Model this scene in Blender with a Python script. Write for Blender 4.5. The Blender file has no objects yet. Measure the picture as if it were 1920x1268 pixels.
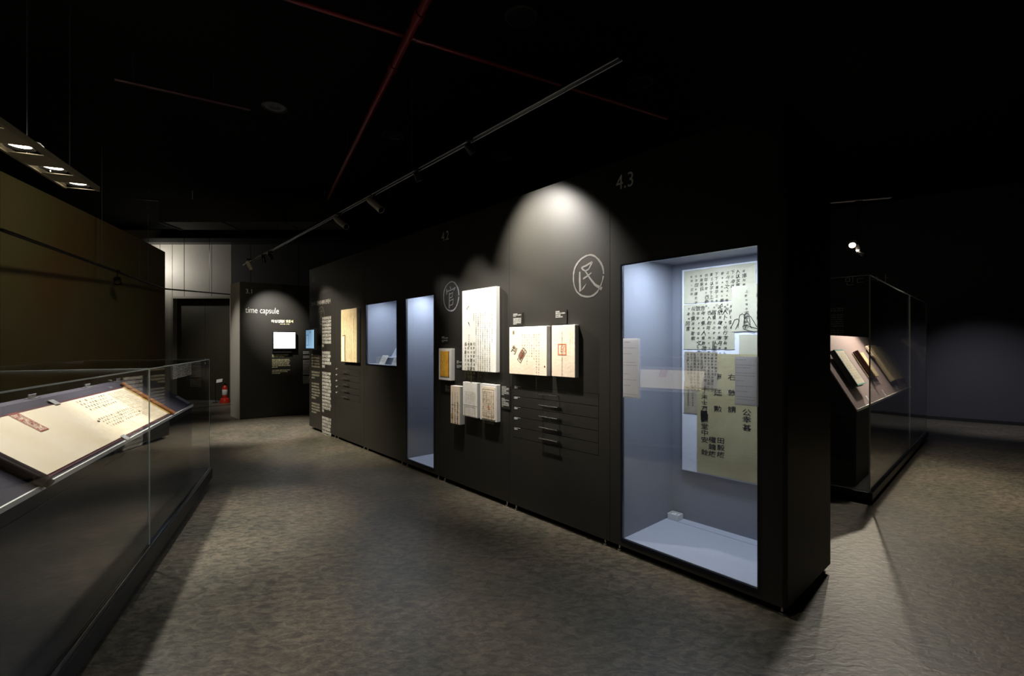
import bpy, math, random
from mathutils import Vector, Matrix
random.seed(7)
C = bpy.context.scene.collection
sc = bpy.context.scene

# ------------------------------------------------------------------ camera, world, exposure
FPX, HOR, EYE = 875.0, 646.0, 1.4           # focal length in px (1920 wide), horizon row, eye height
cd = bpy.data.cameras.new('camera'); cam = bpy.data.objects.new('camera', cd); C.objects.link(cam)
cam.location = (0, 0, EYE); cam.rotation_euler = (math.pi/2, 0, 0)
cd.sensor_width = 36; cd.lens = 36*FPX/1920; cd.shift_y = (HOR-634)/1920; cd.clip_start = 0.05
sc.camera = cam
w = bpy.data.worlds.new('world'); sc.world = w; w.use_nodes = True
w.node_tree.nodes['Background'].inputs[0].default_value = (0.5, 0.55, 0.65, 1)
w.node_tree.nodes['Background'].inputs[1].default_value = 0.0015
vs = sc.view_settings; vs.view_transform = 'Standard'; vs.look = 'None'; vs.gamma = 1; vs.exposure = 0; vs.use_curve_mapping = False
sc.cycles.max_bounces = 10; sc.cycles.transparent_max_bounces = 24; sc.cycles.glossy_bounces = 5
sc.cycles.sample_clamp_indirect = 4

def spot(name, loc, aim, power, deg, blend=0.5, col=(1, 0.93, 0.82), r=0.03):
    l = bpy.data.lights.new(name, 'SPOT'); l.energy = power; l.spot_size = math.radians(deg); l.spot_blend = blend
    l.color = col; l.shadow_soft_size = r
    o = bpy.data.objects.new(name, l); C.objects.link(o); o.location = loc
    o.rotation_euler = (Vector(aim)-Vector(loc)).to_track_quat('-Z', 'Y').to_euler(); return o
def area(name, loc, rot, sx, sy, power, col):
    l = bpy.data.lights.new(name, 'AREA'); l.shape = 'RECTANGLE'; l.size = sx; l.size_y = sy; l.energy = power; l.color = col
    o = bpy.data.objects.new(name, l); C.objects.link(o); o.matrix_world = Matrix.Translation(loc) @ rot; return o

# frames: x along the face to the right of a viewer, y into the thing, z up
def frame(x, y, ang): return Matrix.Translation((x, y, 0)) @ Matrix.Rotation(ang, 4, 'Z')
WA = math.atan2(-0.7486, 0.663)
WALL = frame(1.4026, 2.383, WA)                                 # x = -distance from the near end
LC = frame(-3.08, 4.75, math.atan2(0.913, -0.407))              # left case, x 0 = far end
RC = frame(3.146, 4.10, math.atan2(-0.728, 0.686))              # right case, x 0 = right face, y 0 = near face
PT = frame(-5.07, 8.69, math.atan2(0.577, 0.816))               # far partition
CAMP = Vector((0, 0, EYE))
def hit(M, px, py, n=(0, 1, 0), p=(0, 0, 0)):
    """point of a surface (in its frame M) seen at a pixel of the photograph"""
    Mi = M.inverted(); o = Mi @ CAMP
    d = Mi.to_3x3() @ Vector(((px-960)/FPX, 1, (HOR-py)/FPX))
    n = Vector(n); t = (Vector(p)-o).dot(n)/d.dot(n); return o + d*t

WARM = (1, 0.86, 0.68); NEUT = (1, 0.95, 0.87); COOL = (0.75, 0.85, 1.0)
# gallery spots (their housings are built below)
def W3(u, off, h): return WALL @ Vector((-u, off, h))
TRK = lambda y: Vector((-1.387-0.881*(y-4.67), y, 2.9))        # wall track
L_DOC = TRK(3.42)+Vector((0, 0, -0.10)); A_DOC = W3(1.76, 0, 2.08)
H1 = TRK(5.28)+Vector((0.05, 0, -0.17)); A1 = W3(2.48, 0, 1.45)          # heads over the wall: place, aim
H2 = TRK(4.62)+Vector((0.05, 0, -0.17)); A2 = W3(1.75, 0, 1.35)
H5 = TRK(4.0)+Vector((0, 0, -0.10)); A5 = W3(2.58, 0, 1.32)  # added head, brightens the tall document and the lower frames
H3_ = TRK(7.5)+Vector((0.03, 0, -0.12)); A3 = W3(5.75, 0, 1.25)  # added head and lamp, lights the far document and wall text
HP = TRK(7.8)+Vector((0, 0, -0.12)); AP = PT @ Vector((0.60, 0, 1.85)); HQ = TRK(8.45)+Vector((0, 0, -0.14))
def lamp(name, loc, aim, *a, **k):
    loc = Vector(loc); d = (Vector(aim)-loc).normalized(); return spot(name, loc+d*0.012, aim, *a, **k)
lamp('spot_lamp_scallop', L_DOC, A_DOC, 460, 80, 1.0, NEUT, r=0.03)
lamp('spot_lamp_tall_doc', H1, A1, 110, 22, 1.0, NEUT, r=0.03)
lamp('spot_lamp_square_doc', H2, A2, 245, 26, 1.0, (1, 0.9, 0.78), r=0.03)
lamp('added_lamp_lower_docs', H5, A5, 225, 50, 1.0, NEUT, r=0.03)
lamp('added_lamp_far_doc', H3_, A3, 190, 44, 1.0, (1, 0.88, 0.7), r=0.03)
lamp('spot_lamp_partition', HP, AP, 420, 44, 1.0, NEUT, r=0.03)
TRAY = [(-3.25, 3.12), (-3.41, 3.50), (-3.55, 3.84), (-3.12, 2.70), (-2.95, 2.2), (-2.75, 1.7)]
for i, (x, y) in enumerate(TRAY):
    a = LC @ Vector(([-2.2, -1.9, -1.7, -2.6, -3.1, -3.6][i], 0.26, 0.9))
    spot('tray_lamp_light', (x, y, 2.70), a, [105, 68, 40, 105, 80, 45][i], 60, 0.8, NEUT, 0.03)
LR = Vector((4.365, 5.986, 2.67))
lamp('spot_lamp_books', LR, RC @ Vector((-0.35, 1.4, 0.9)), 520, 80, 0.9, WARM, r=0.03)
lamp('spot_lamp_far_books', (4.422, 5.967, 2.60), RC @ Vector((-0.3, 1.7, 1.0)), 170, 64, 0.9, WARM, r=0.02)
spot('aisle_fill_right', (4.1, 5.1, 3.9), (3.9, 3.6, 0), 360, 118, 0.9, (1, 0.92, 0.8), 0.1)  # added fill without a fitting, lifts the right floor
spot('aisle_lamp_centre', (-0.9, 1.2, 3.9), (-0.6, 2.2, 0), 90, 90, 1.0, NEUT, 0.08)
spot('aisle_lamp_left', (-3.0, 3.3, 3.9), (-2.35, 3.55, 0), 1000, 36, 1.0, NEUT, 0.05)
spot('aisle_lamp_far', (-4.0, 6.6, 3.9), (-4.1, 7.6, 0), 1500, 40, 0.9, NEUT, 0.05)
spot('aisle_fill_wall', (-4.1, 5.2, 3.2), W3(5.8, 0, 0.5), 950, 54, 1.0, (1, 0.9, 0.72), 0.12)  # added soft fill without a fitting, brightens the lower left wall
spot('wall_foot_lamp', (6.2, 6.4, 3.7), (8.2, 8.0, 0.1), 380, 46, 1.0, (0.9, 0.9, 1), 0.05)
spot('back_gap_lamp', (-8.75, 10.75, 3.3), (-8.3, 11.4, 3.3), 75, 150, 0.9, NEUT, 0.05)
spot('door_lamp', (-6.4, 9.6, 3.8), (-6.7, 11.2, 0.6), 260, 60, 1.0, NEUT, 0.05)
spot('partition_end_fill', (-5.7, 7.2, 3.9), (-5.3, 8.92, 1.2), 260, 26, 1.0, NEUT, 0.05)  # added light without a fitting, brightens the partition end
spot('left_wall_lamp', (-3.4, 4.6, 3.7), (-6.0, 6.6, 1.7), 90, 100, 1.0, (1, 0.88, 0.6), 0.1)

# ------------------------------------------------------------------ materials
def lin(h):
    v = [int(h[i:i+2], 16)/255 for i in (0, 2, 4)]
    return tuple(((c+0.055)/1.055)**2.4 if c > 0.04045 else c/12.92 for c in v)+(1,)
MATS = {}
def mat(name, hexc, rough=0.5, hex2=None, scale=8, stretch=(1, 1, 1), bump=0, metal=0, emit=0, detail=6, spec=0.5, bscale=None, lo=0.35, hi=0.65):
    if name in MATS: return MATS[name]
    m = bpy.data.materials.new(name); m.use_nodes = True; N = m.node_tree.nodes; Lk = m.node_tree.links
    b = N['Principled BSDF']; b.inputs['Base Color'].default_value = lin(hexc); b.inputs['Roughness'].default_value = rough
    b.inputs['Metallic'].default_value = metal; b.inputs['Specular IOR Level'].default_value = spec
    if emit: b.inputs['Emission Color'].default_value = lin(hexc); b.inputs['Emission Strength'].default_value = emit
    if hex2 or bump:
        tc = N.new('ShaderNodeTexCoord'); mp = N.new('ShaderNodeMapping'); mp.inputs['Scale'].default_value = stretch
        Lk.new(tc.outputs['Object'], mp.inputs['Vector'])
    if hex2:
        n = N.new('ShaderNodeTexNoise'); n.inputs['Scale'].default_value = scale; n.inputs['Detail'].default_value = detail
        Lk.new(mp.outputs[0], n.inputs['Vector'])
        r = N.new('ShaderNodeValToRGB'); r.color_ramp.elements[0].position = lo; r.color_ramp.elements[1].position = hi
        r.color_ramp.elements[0].color = lin(hexc); r.color_ramp.elements[1].color = lin(hex2)
        Lk.new(n.outputs[0], r.inputs[0]); Lk.new(r.outputs[0], b.inputs['Base Color'])
    if bump:
        n2 = N.new('ShaderNodeTexNoise'); n2.inputs['Scale'].default_value = bscale or scale*3; n2.inputs['Detail'].default_value = 5
        Lk.new(mp.outputs[0], n2.inputs['Vector']); bp = N.new('ShaderNodeBump'); bp.inputs['Strength'].default_value = bump; bp.inputs['Distance'].default_value = 0.01
        Lk.new(n2.outputs[0], bp.inputs['Height']); Lk.new(bp.outputs[0], b.inputs['Normal'])
    MATS[name] = m; return m
def glass(name, tint, base=0.05, k=0.9):
    m = bpy.data.materials.new(name); m.use_nodes = True; N = m.node_tree.nodes; Lk = m.node_tree.links
    N.remove(N['Principled BSDF']); out = N['Material Output']
    lw = N.new('ShaderNodeLayerWeight'); lw.inputs[0].default_value = 0.5
    p = N.new('ShaderNodeMath'); p.operation = 'POWER'; p.inputs[1].default_value = 5; Lk.new(lw.outputs['Facing'], p.inputs[0])
    q = N.new('ShaderNodeMath'); q.operation = 'MULTIPLY_ADD'; q.inputs[1].default_value = k; q.inputs[2].default_value = base; Lk.new(p.outputs[0], q.inputs[0])
    t = N.new('ShaderNodeBsdfTransparent'); t.inputs[0].default_value = tint
    g = N.new('ShaderNodeBsdfGlossy'); g.inputs['Roughness'].default_value = 0.0
    mx = N.new('ShaderNodeMixShader'); Lk.new(q.outputs[0], mx.inputs[0]); Lk.new(t.outputs[0], mx.inputs[1]); Lk.new(g.outputs[0], mx.inputs[2])
    Lk.new(mx.outputs[0], out.inputs[0]); return m
GL = glass('case_glass', (0.985, 0.99, 0.99, 1), 0.022)
GLN = glass('niche_glass', (0.97, 0.98, 0.99, 1), 0.17)
EDGE = mat('glass_edge', 'c4d0ca', 0.25)
BLACK = mat('black_paint', '21201c', 0.45, '24221e', 3, spec=0.3)
BLK2 = mat('black_side', '1e1d1b', 0.5)
PLINTH = mat('plinth_black', '101010', 0.4, spec=0.3)
BODY = mat('case_body', '17181d', 0.55, '1a1b21', 2, spec=0.2)
DESK = mat('case_desk_fabric', '35323f', 0.8, '3a3744', 60, bump=0.1)
DESKR = mat('case_desk_mauve', '80706f', 0.8, '867674', 60, bump=0.1)
WHITE = mat('white_trim', 'd8d8d4', 0.4)
VINYL = mat('vinyl_white', 'cfcfc8', 0.6)
VINYLY = mat('vinyl_cream', 'e4e0b4', 0.6)
GREYV = mat('vinyl_grey', 'd2d2ce', 0.6)
INK = mat('ink', '181612', 0.8)
INKF = mat('ink_faded', '4c432e', 0.8)
INKG = mat('ink_olive', '3f3a16', 0.8)
RED = mat('seal_red', 'a04232', 0.8)
ORANGE = mat('seal_orange', 'd07a50', 0.8)
MOUNT = mat('mount_white', 'dcdad6', 0.35)
PAPW = mat('paper_white', 'f2f0ea', 0.85, 'e4dece', 5, bump=0.15, bscale=40)
PAPC = mat('paper_cream', 'ead9c2', 0.85, 'dfcbb2', 6, bump=0.15, bscale=40)
PAPT = mat('paper_tan', 'd6c49e', 0.85, 'c5b088', 4, bump=0.15, bscale=40)
PAPG = mat('paper_grey', 'b4b09a', 0.85, 'a8a48c', 5, bump=0.2, bscale=30)
PAPO = mat('paper_olive', 'a09773', 0.85, '958a66', 5, bump=0.2, bscale=30)
PAPD = mat('paper_dark', '9a907c', 0.85, '8c8270', 9, bump=0.2, bscale=30)
YEL = mat('paper_yellow', 'd9a42c', 0.8, 'cc9420', 18, bump=0.3, bscale=50)
SILK = mat('scroll_silk', 'b99a4e', 0.6, 'a5863c', 40)
MAROON = mat('scroll_border', '5a2630', 0.7, '4c2029', 30)
WOOD = mat('roller_wood', '9a6434', 0.45, '7c4c26', 12, (1, 1, 8), bump=0.1)
DWOOD = mat('roller_dark', '35221f', 0.4, '2a1a18', 12)
LINING = mat('niche_lining', '7a7d86', 0.65)
LINF = mat('niche_floor', 'b2b6c2', 0.55)
FRAME = mat('niche_frame', '1a2030', 0.3, metal=0.6)
CHROME = mat('chrome', 'c8c8c8', 0.2, metal=1)
BAFF = mat('baffle_black', '050505', 0.9, spec=0)
ROD = mat('rod_dark', '34343a', 0.4)
RUB = mat('dark_plastic', '0e0e0e', 0.4)
TRACKM = mat('track_grey', 'b8b8c2', 0.4)
HEADM = mat('spot_body', 'a8a098', 0.4)
PIPE = mat('pipe_red', '6a1420', 0.35)
LAMPE = mat('lamp_lens_lit', 'fff2d8', 0.3, emit=14)
LAMPD = mat('lamp_lens', '5a5650', 0.2)
SCREEN = mat('screen_white', 'f4f8ff', 0.3, emit=1.6)
SCREENB = mat('screen_blue', '8ab4dc', 0.3, emit=0.45)
TRAYM = mat('tray_metal', '7a725c', 0.5)
PANELG = mat('back_wall_paint', '8f8b80', 0.6, '86827a', 2)
OLIVE = mat('left_wall_panel', '504a2c', 0.7, '54401f', 0.45, detail=2, lo=0.45, hi=0.6)
DOORM = mat('door_dark', '2e2a1e', 0.55)
CEIL = mat('ceiling_black', '080808', 0.9, spec=0.1)
RWALL = mat('right_wall_paint', '35343a', 0.6)
EXRED = mat('extinguisher_red', 'b52a18', 0.35)
TEAL = mat('book_teal', '5f9a94', 0.7)
BOOKT = mat('book_tan', 'bcac84', 0.8, 'ae9d72', 14, bump=0.2)
BOOKO = mat('book_olive', 'a39878', 0.8, '938766', 20, bump=0.3)
CLEAR = mat('acrylic_clip', 'b8b8b8', 0.15)

# floor: mottled linoleum
def floor_mat():
    m = bpy.data.materials.new('floor_lino'); m.use_nodes = True; N = m.node_tree.nodes; Lk = m.node_tree.links; b = N['Principled BSDF']
    tc = N.new('ShaderNodeTexCoord')
    def noise(sc_, st, rot=0.0, det=8, dist=0.0):
        mp = N.new('ShaderNodeMapping'); mp.inputs['Scale'].default_value = st; mp.inputs['Rotation'].default_value = (0, 0, rot); Lk.new(tc.outputs['Object'], mp.inputs[0])
        n = N.new('ShaderNodeTexNoise'); n.inputs['Scale'].default_value = sc_; n.inputs['Detail'].default_value = det; n.inputs['Distortion'].default_value = dist
        Lk.new(mp.outputs[0], n.inputs['Vector']); return n
    def ramp(n, c0, c1, p0, p1):
        r = N.new('ShaderNodeValToRGB'); r.color_ramp.elements[0].color = c0; r.color_ramp.elements[1].color = c1
        r.color_ramp.elements[0].position = p0; r.color_ramp.elements[1].position = p1; Lk.new(n.outputs[0], r.inputs[0]); return r
    a = ramp(noise(1.6, (1, 1, 1), det=6), lin('45443c'), lin('595248'), 0.35, 0.65)
    s = ramp(noise(17, (1, 1.8, 1), -0.6, 10, 0.8), (0.58, 0.58, 0.58, 1), (1.42, 1.39, 1.32, 1), 0.36, 0.66)
    f = ramp(noise(75, (1, 2.0, 1), 0.5, 6, 0.7), (0.72, 0.72, 0.72, 1), (1.4, 1.38, 1.33, 1), 0.35, 0.72)
    v = a.outputs[0]
    for r in (s, f):
        x = N.new('ShaderNodeMix'); x.data_type = 'RGBA'; x.blend_type = 'MULTIPLY'; x.inputs[0].default_value = 1
        Lk.new(v, x.inputs[6]); Lk.new(r.outputs[0], x.inputs[7]); v = x.outputs[2]
    Lk.new(v, b.inputs['Base Color']); b.inputs['Roughness'].default_value = 0.42
    bp = N.new('ShaderNodeBump'); bp.inputs['Strength'].default_value = 0.25; bp.inputs['Distance'].default_value = 0.004
    Lk.new(s.outputs[0], bp.inputs['Height']); Lk.new(bp.outputs[0], b.inputs['Normal']); return m
FLOOR = floor_mat()

# ------------------------------------------------------------------ mesh helpers
class MB:
    def __init__(s): s.v = []; s.f = []; s.sm = False
    def add(s, vs_, fs_):
        n = len(s.v); s.v += [tuple(v) for v in vs_]; s.f += [tuple(i+n for i in f) for f in fs_]; return s
    def box(s, x0, x1, y0, y1, z0, z1):
        return s.add([(x0,y0,z0),(x1,y0,z0),(x1,y1,z0),(x0,y1,z0),(x0,y0,z1),(x1,y0,z1),(x1,y1,z1),(x0,y1,z1)],
                     [(0,3,2,1),(4,5,6,7),(0,1,5,4),(1,2,6,5),(2,3,7,6),(3,0,4,7)])
    def slab(s, q, n, t, lift=0.0):
        """quad q (4 points, counter-clockwise seen from n) lifted along n, thickness t"""
        n = Vector(n).normalized(); b = [Vector(p)+n*lift for p in q]; a = [p+n*t for p in b]
        return s.add(b+a, [(3,2,1,0),(4,5,6,7),(0,1,5,4),(1,2,6,5),(2,3,7,6),(3,0,4,7)])
    def prism(s, prof, x0, x1):
        """profile of (y, z) points extruded along x"""
        n = len(prof); vs_ = [(x0, y, z) for y, z in prof]+[(x1, y, z) for y, z in prof]
        fs_ = [tuple(range(n-1, -1, -1)), tuple(range(n, 2*n))]+[(i, (i+1) % n, n+(i+1) % n, n+i) for i in range(n)]
        return s.add(vs_, fs_)
    def tube(s, pts, r, k=8, closed=False):
        pts = [Vector(p) for p in pts]; rings = []; n = len(pts); s.sm = True
        for i, p in enumerate(pts):
            d = (pts[min(i+1, n-1)]-pts[max(i-1, 0)]).normalized()
            u = d.cross(Vector((0, 0, 1))); u = (u if u.length > 0.05 else d.cross(Vector((1, 0, 0)))).normalized(); w_ = d.cross(u)
            rings.append([p+(u*math.cos(2*math.pi*j/k)+w_*math.sin(2*math.pi*j/k))*(r[i] if isinstance(r, (list, tuple)) else r) for j in range(k)])
        vs_ = [v for rg in rings for v in rg]
        fs_ = [(i*k+j, i*k+(j+1) % k, (i+1)*k+(j+1) % k, (i+1)*k+j) for i in range(n-1) for j in range(k)]
        fs_ += [tuple(range(k-1, -1, -1)), tuple(range((n-1)*k, n*k))]
        return s.add(vs_, fs_)
    def lathe(s, prof, c=(0, 0, 0), k=24):
        """profile of (r, z) points turned about z"""
        s.sm = True; n = len(prof); vs_ = [(c[0]+r*math.cos(2*math.pi*j/k), c[1]+r*math.sin(2*math.pi*j/k), c[2]+z) for r, z in prof for j in range(k)]
        return s.add(vs_, [(i*k+j, i*k+(j+1) % k, (i+1)*k+(j+1) % k, (i+1)*k+j) for i in range(n-1) for j in range(k)])
    def build(s, name, m, parent=None, bevel=0, label=None):
        me = bpy.data.meshes.new(name); me.from_pydata(s.v, [], s.f); me.update()
        if s.sm:
            me.shade_smooth()
            try: me.set_sharp_from_angle(angle=0.7)
            except Exception: pass
        me.materials.append(m)
        o = bpy.data.objects.new(name, me); C.objects.link(o); o.parent = parent
        if bevel:
            b = o.modifiers.new('bevel', 'BEVEL'); b.width = bevel; b.segments = 2; b.limit_method = 'ANGLE'
        if label: o['label'] = label
        return o
def tag(o, label, cat, group=None):
    o['label'] = label; o['category'] = cat
    if group: o['group'] = group
    o['kind'] = 'thing'; return o
def thing(name, label, cat, M, loc=(0, 0, 0), group=None):
    o = bpy.data.objects.new(name, None); C.objects.link(o); o.empty_display_size = 0.1
    o.matrix_world = M @ Matrix.Translation(loc); return tag(o, label, cat, group)
def struct(name, mb, m): o = mb.build(name, m); o['kind'] = 'structure'; return o
I4 = Matrix.Identity(4)

# ---- writing: flat glyph meshes from Blender's own font
_gc = {}
def glyphs(body, offset=0.0, res=1, space=1.25):
    key = (body, offset, res, space)
    if key in _gc: return _gc[key]
    cu = bpy.data.curves.new('t', 'FONT'); cu.body = body; cu.size = 1; cu.resolution_u = res; cu.offset = offset; cu.space_line = space
    o = bpy.data.objects.new('t', cu); C.objects.link(o); bpy.context.view_layer.update()
    me = o.evaluated_get(bpy.context.evaluated_depsgraph_get()).to_mesh()
    r = ([tuple(v.co)[:2] for v in me.vertices], [tuple(p.vertices) for p in me.polygons])
    bpy.data.objects.remove(o); bpy.data.curves.remove(cu); _gc[key] = r; return r
def gcen(ch, offset=0.0):
    key = ('c', ch, offset)
    if key not in _gc:
        v, f = glyphs(ch, offset)
        if v:
            cx = (min(p[0] for p in v)+max(p[0] for p in v))/2; cy = (min(p[1] for p in v)+max(p[1] for p in v))/2
            v = [(p[0]-cx, p[1]-cy) for p in v]
        _gc[key] = (v, f)
    return _gc[key]
# plane = (origin, right vector, up vector, outward normal)
def put(mb, g, plane, x, z, size, sx=1.0, lift=0.0015, rot=0, shear=0):
    O, U, V, Nn = plane; c, s_ = math.cos(rot), math.sin(rot)
    vs_ = []
    for a, b in g[0]:
        a, b = (a*sx+shear*b)*size, b*size; a, b = a*c-b*s_, a*s_+b*c
        vs_.append(O+U*(x+a)+V*(z+b)+Nn*lift)
    mb.add(vs_, g[1])
FACE = (Vector((0, 0, 0)), Vector((1, 0, 0)), Vector((0, 0, 1)), Vector((0, -1, 0)))
def face_at(y=0.0, x=0.0, z=0.0): return (Vector((x, y, z)),)+FACE[1:]
HJ = '右謹言所志矣身等以伏乞參商敎是後行下向事段同田地至今年月日前明文爲臥乎要用所致東西南北字庫卜束果價折錢文兩依數捧上永放賣後次或有他人雜談則持此告官卞正事'
def columns(parent, x0, z0, ncol, dx, nch, size, m=INK, plane=FACE, off=0.004, jit=0.12, lens=None, right=False, lift=0.0015, sx=1.0, name='writing', seed=1, pitch=1.12, shear=0.0):
    rnd = random.Random(seed); mb = MB()
    for c in range(ncol):
        n = lens[c % len(lens)] if lens else nch
        for r in range(n):
            ch = rnd.choice(HJ); k = size*rnd.uniform(1-jit*2, 1+jit)
            put(mb, gcen(ch, off), plane, x0+c*dx+rnd.uniform(-1, 1)*jit*size*0.5, z0-r*size*pitch, k, sx, lift, rnd.uniform(-jit, jit), shear)
    o = mb.build(name, m, parent); o['kind'] = 'stuff'; return o
KL = ['고문서는 옛사람들의 생활과 생각을 담은 기록으로', '관청과 백성 사이에 오고 간 문서를 통하여', '당시의 사회 모습과 제도를 살펴볼 수 있다', '토지와 노비의 매매와 상속에 관한 문서와', '관에서 내린 명령과 백성이 올린 소지가', '오늘날까지 남아 전해지고 있다 이 전시는', '한 장의 종이에 담긴 삶의 이야기를 따라', '기록이 지닌 의미를 되새겨 보는 자리이다', '문서의 형식과 글씨 도장과 수결을 함께', '살펴보면 시대의 변화를 읽을 수 있으며']
def para(parent, x, z, width, lh, lens, m=VINYL, plane=FACE, lift=0.002, name='text_block', seed=0, off=0.012, fill=0.62):
    """paragraph lines: one entry per line = share of the full width; 0 = blank line"""
    mb = MB(); zz = z; sz = lh*fill*1.25
    for i, l in enumerate(lens):
        zz -= lh
        if l <= 0: continue
        s = KL[(i+seed) % len(KL)]
        g = glyphs(s, off); wd = max(p[0] for p in g[0])*sz
        sx = 1.0; want = width*l
        if l < 0.95:
            s = s[:max(2, int(len(s)*l))]; g = glyphs(s, off); wd = max(p[0] for p in g[0])*sz
        put(mb, g, plane, x, zz, sz, want/wd, lift)
    o = mb.build(name, m, parent); o['kind'] = 'stuff'; return o
def line(parent, s, x, z, size, m=VINYL, plane=FACE, off=0.0, sx=1.0, name='lettering', lift=0.002, res=3, shear=0):
    mb = MB(); put(mb, glyphs(s, off, res), plane, x, z, size, sx, lift, 0, shear); return mb.build(name, m, parent)

# ================================================================== the setting
struct('floor', MB().box(-14, 14, -3, 16, -0.1, 0), FLOOR)
CH = 4.2
struct('ceiling', MB().box(-14, 14, -3, 16, CH, CH+0.1), CEIL)
# left wall, gently curved, in three panels
lw = bpy.data.objects.new('wall_left', None); C.objects.link(lw); lw['kind'] = 'structure'
LWP = [(-4.75, 2.6), (-5.54, 5.05), (-6.17, 6.96), (-6.62, 8.3), (-7.06, 9.5)]
for (x0, y0), (x1, y1) in zip(LWP, LWP[1:]):
    d = Vector((x1-x0, y1-y0, 0)); L = d.length; d.normalize(); n = Vector((-d.y, d.x, 0))
    a = Vector((x0, y0, 0))+d*0.006; b = Vector((x1, y1, 0))-d*0.006
    q = [a, b, b+n*0.12, a+n*0.12]
    MB().add([p for p in q]+[p+Vector((0, 0, 3.28)) for p in q], [(0,1,2,3),(7,6,5,4),(0,4,5,1),(1,5,6,2),(2,6,7,3),(3,7,4,0)]).build('panel', OLIVE, lw)
# back wall with its door recess
YB = 11.4
wb = bpy.data.objects.new('wall_back', None); C.objects.link(wb); wb['kind'] = 'structure'
PANELSH = mat('back_wall_shade', '1d1c1a', 0.7)  # same wall right of the door, its shade put into a darker colour
wx = lambda px: (px-960)/FPX*YB
D0, D1, DH = wx(323), wx(434), 2.55
TB = 3.84
for x0, x1, z0, z1 in [(-9.6, wx(300), 0, TB), (wx(300), D0, 0, TB), (D0, wx(345.5), DH, TB), (wx(345.5), wx(397), DH, TB), (wx(397), D1, DH, TB), (D1, wx(470), 0, TB), (wx(470), wx(560), 0, TB), (wx(560), -1.5, 0, TB)]:
    MB().box(x0+0.006, x1-0.006, YB, YB+0.15, z0, z1).build('panel', PANELG if x1 <= D1+0.01 else PANELSH, wb)
MB().box(-9.6, wx(300), YB+0.02, YB+0.15, TB, CH).build('upper_panel', PANELG, wb)
MB().box(wx(300)+.005, -1.5, YB+0.02, YB+0.15, TB, CH).build('upper_panel', PANELSH, wb)
MB().box(-9.6, -1.5, YB-0.25, YB, TB, TB+0.1).build('soffit_edge', BLK2, wb)
struct('trim_1', MB().box(D0-0.02, D0+0.03, YB-0.02, YB+0.2, 0, DH).box(D1-0.03, D1+0.02, YB-0.02, YB+0.2, 0, DH).box(D0+0.03, D1-0.03, YB-0.02, YB+0.2, DH-0.03, DH+0.02), mat('door_trim', '77746a', 0.5))
dr = bpy.data.objects.new('door_1', None); C.objects.link(dr); dr['kind'] = 'structure'
dm = (D0+D1)/2
MB().box(D0+0.03, dm-0.003, YB+0.12, YB+0.16, 0.01, DH-0.03).build('door_leaf', DOORM, dr)
MB().box(dm+0.003, D1-0.03, YB+0.12, YB+0.16, 0.01, DH-0.03).build('door_leaf', DOORM, dr)
struct('trim_2', MB().box(D0+0.03, D1-0.03, YB+0.02, YB+0.05, 0.0, 0.03), mat('threshold', '8a8a96', 0.3, metal=0.5))
# right wall
a = Vector((7.16-1.62*0.9, 9.3+1.3*0.9, 0)); b = Vector((8.78+1.62*1.5, 8.0-1.3*1.5, 0)); d = (b-a).normalized(); n = Vector((-d.y, d.x, 0))
MR = Matrix.Translation(a) @ Matrix.Rotation(math.atan2(d.y, d.x), 4, 'Z'); LRW = (b-a).length
o = struct('wall_right', MB().box(0, LRW, 0, 0.15, 0, CH), RWALL); o.matrix_world = MR
o = struct('baseboard_right', MB().box(0, LRW, -0.012, 0, 0, 0.06), mat('baseboard', '1c1b1c', 0.4)); o.matrix_world = MR
a2 = Vector((-1.5, 13.0, 0))
o = struct('wall_back_right', MB().box(-1.5, a.x+0.2, 12.9, 13.05, 0, CH), CEIL)

# ================================================================== the long display wall
DW = thing('display_wall', 'long black freestanding display wall with niches, drawers and casters down the middle of the hall', 'display wall', WALL)
MODS = [0, 1.10, 2.15, 3.24, 4.02, 5.07, 6.09, 7.21]
TH, WT, WB = 0.754, 2.64, 0.045
N1 = (0.139, 1.0, 0.094, 1.93); N2 = (3.35, 3.94, 0.094, 1.92); N3 = (4.165, 5.0, 1.145, 1.918)
DR1 = (1.197, 2.098); DR2 = (5.21, 6.06); DZ0, DZ1 = 0.618, 1.052
def holed(mb, u0, u1, z0, z1, h, y0=0, y1=0.02):
    if not h: mb.box(-u1, -u0, y0, y1, z0, z1); return
    a0, a1, b0, b1 = h
    mb.box(-u1, -a1, y0, y1, z0, z1); mb.box(-a0, -u0, y0, y1, z0, z1)
    mb.box(-a1, -a0, y0, y1, z0, b0); mb.box(-a1, -a0, y0, y1, b1, z1)
holes = [N1, DR1+(DZ0, DZ1), None, N2, N3, DR2+(DZ0, DZ1), None]
for i in range(7):
    mb = MB(); holed(mb, MODS[i]+(0.0015 if i else 0), MODS[i+1]-0.0015, WB, WT, holes[i]); mb.build('front_panel', BLACK, DW)
MB().box(-0.02, 0.0, 0.0, TH, WB, WT).build('end_panel', BLACK, DW)
MB().box(-7.21, -7.19, 0.02, TH, WB, WT).build('end_panel', BLACK, DW)
MB().box(-7.19, -0.02, TH-0.02, TH, WB, WT).build('back_panel', BLACK, DW)
MB().box(-7.19, -0.02, 0.02, TH-0.02, WT-0.02, WT-0.001).build('top_panel', BLK2, DW)
MB().box(-7.19, -0.02, 0.03, TH-0.02, WB, WB+0.02).build('bottom_panel', BLK2, DW)
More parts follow.
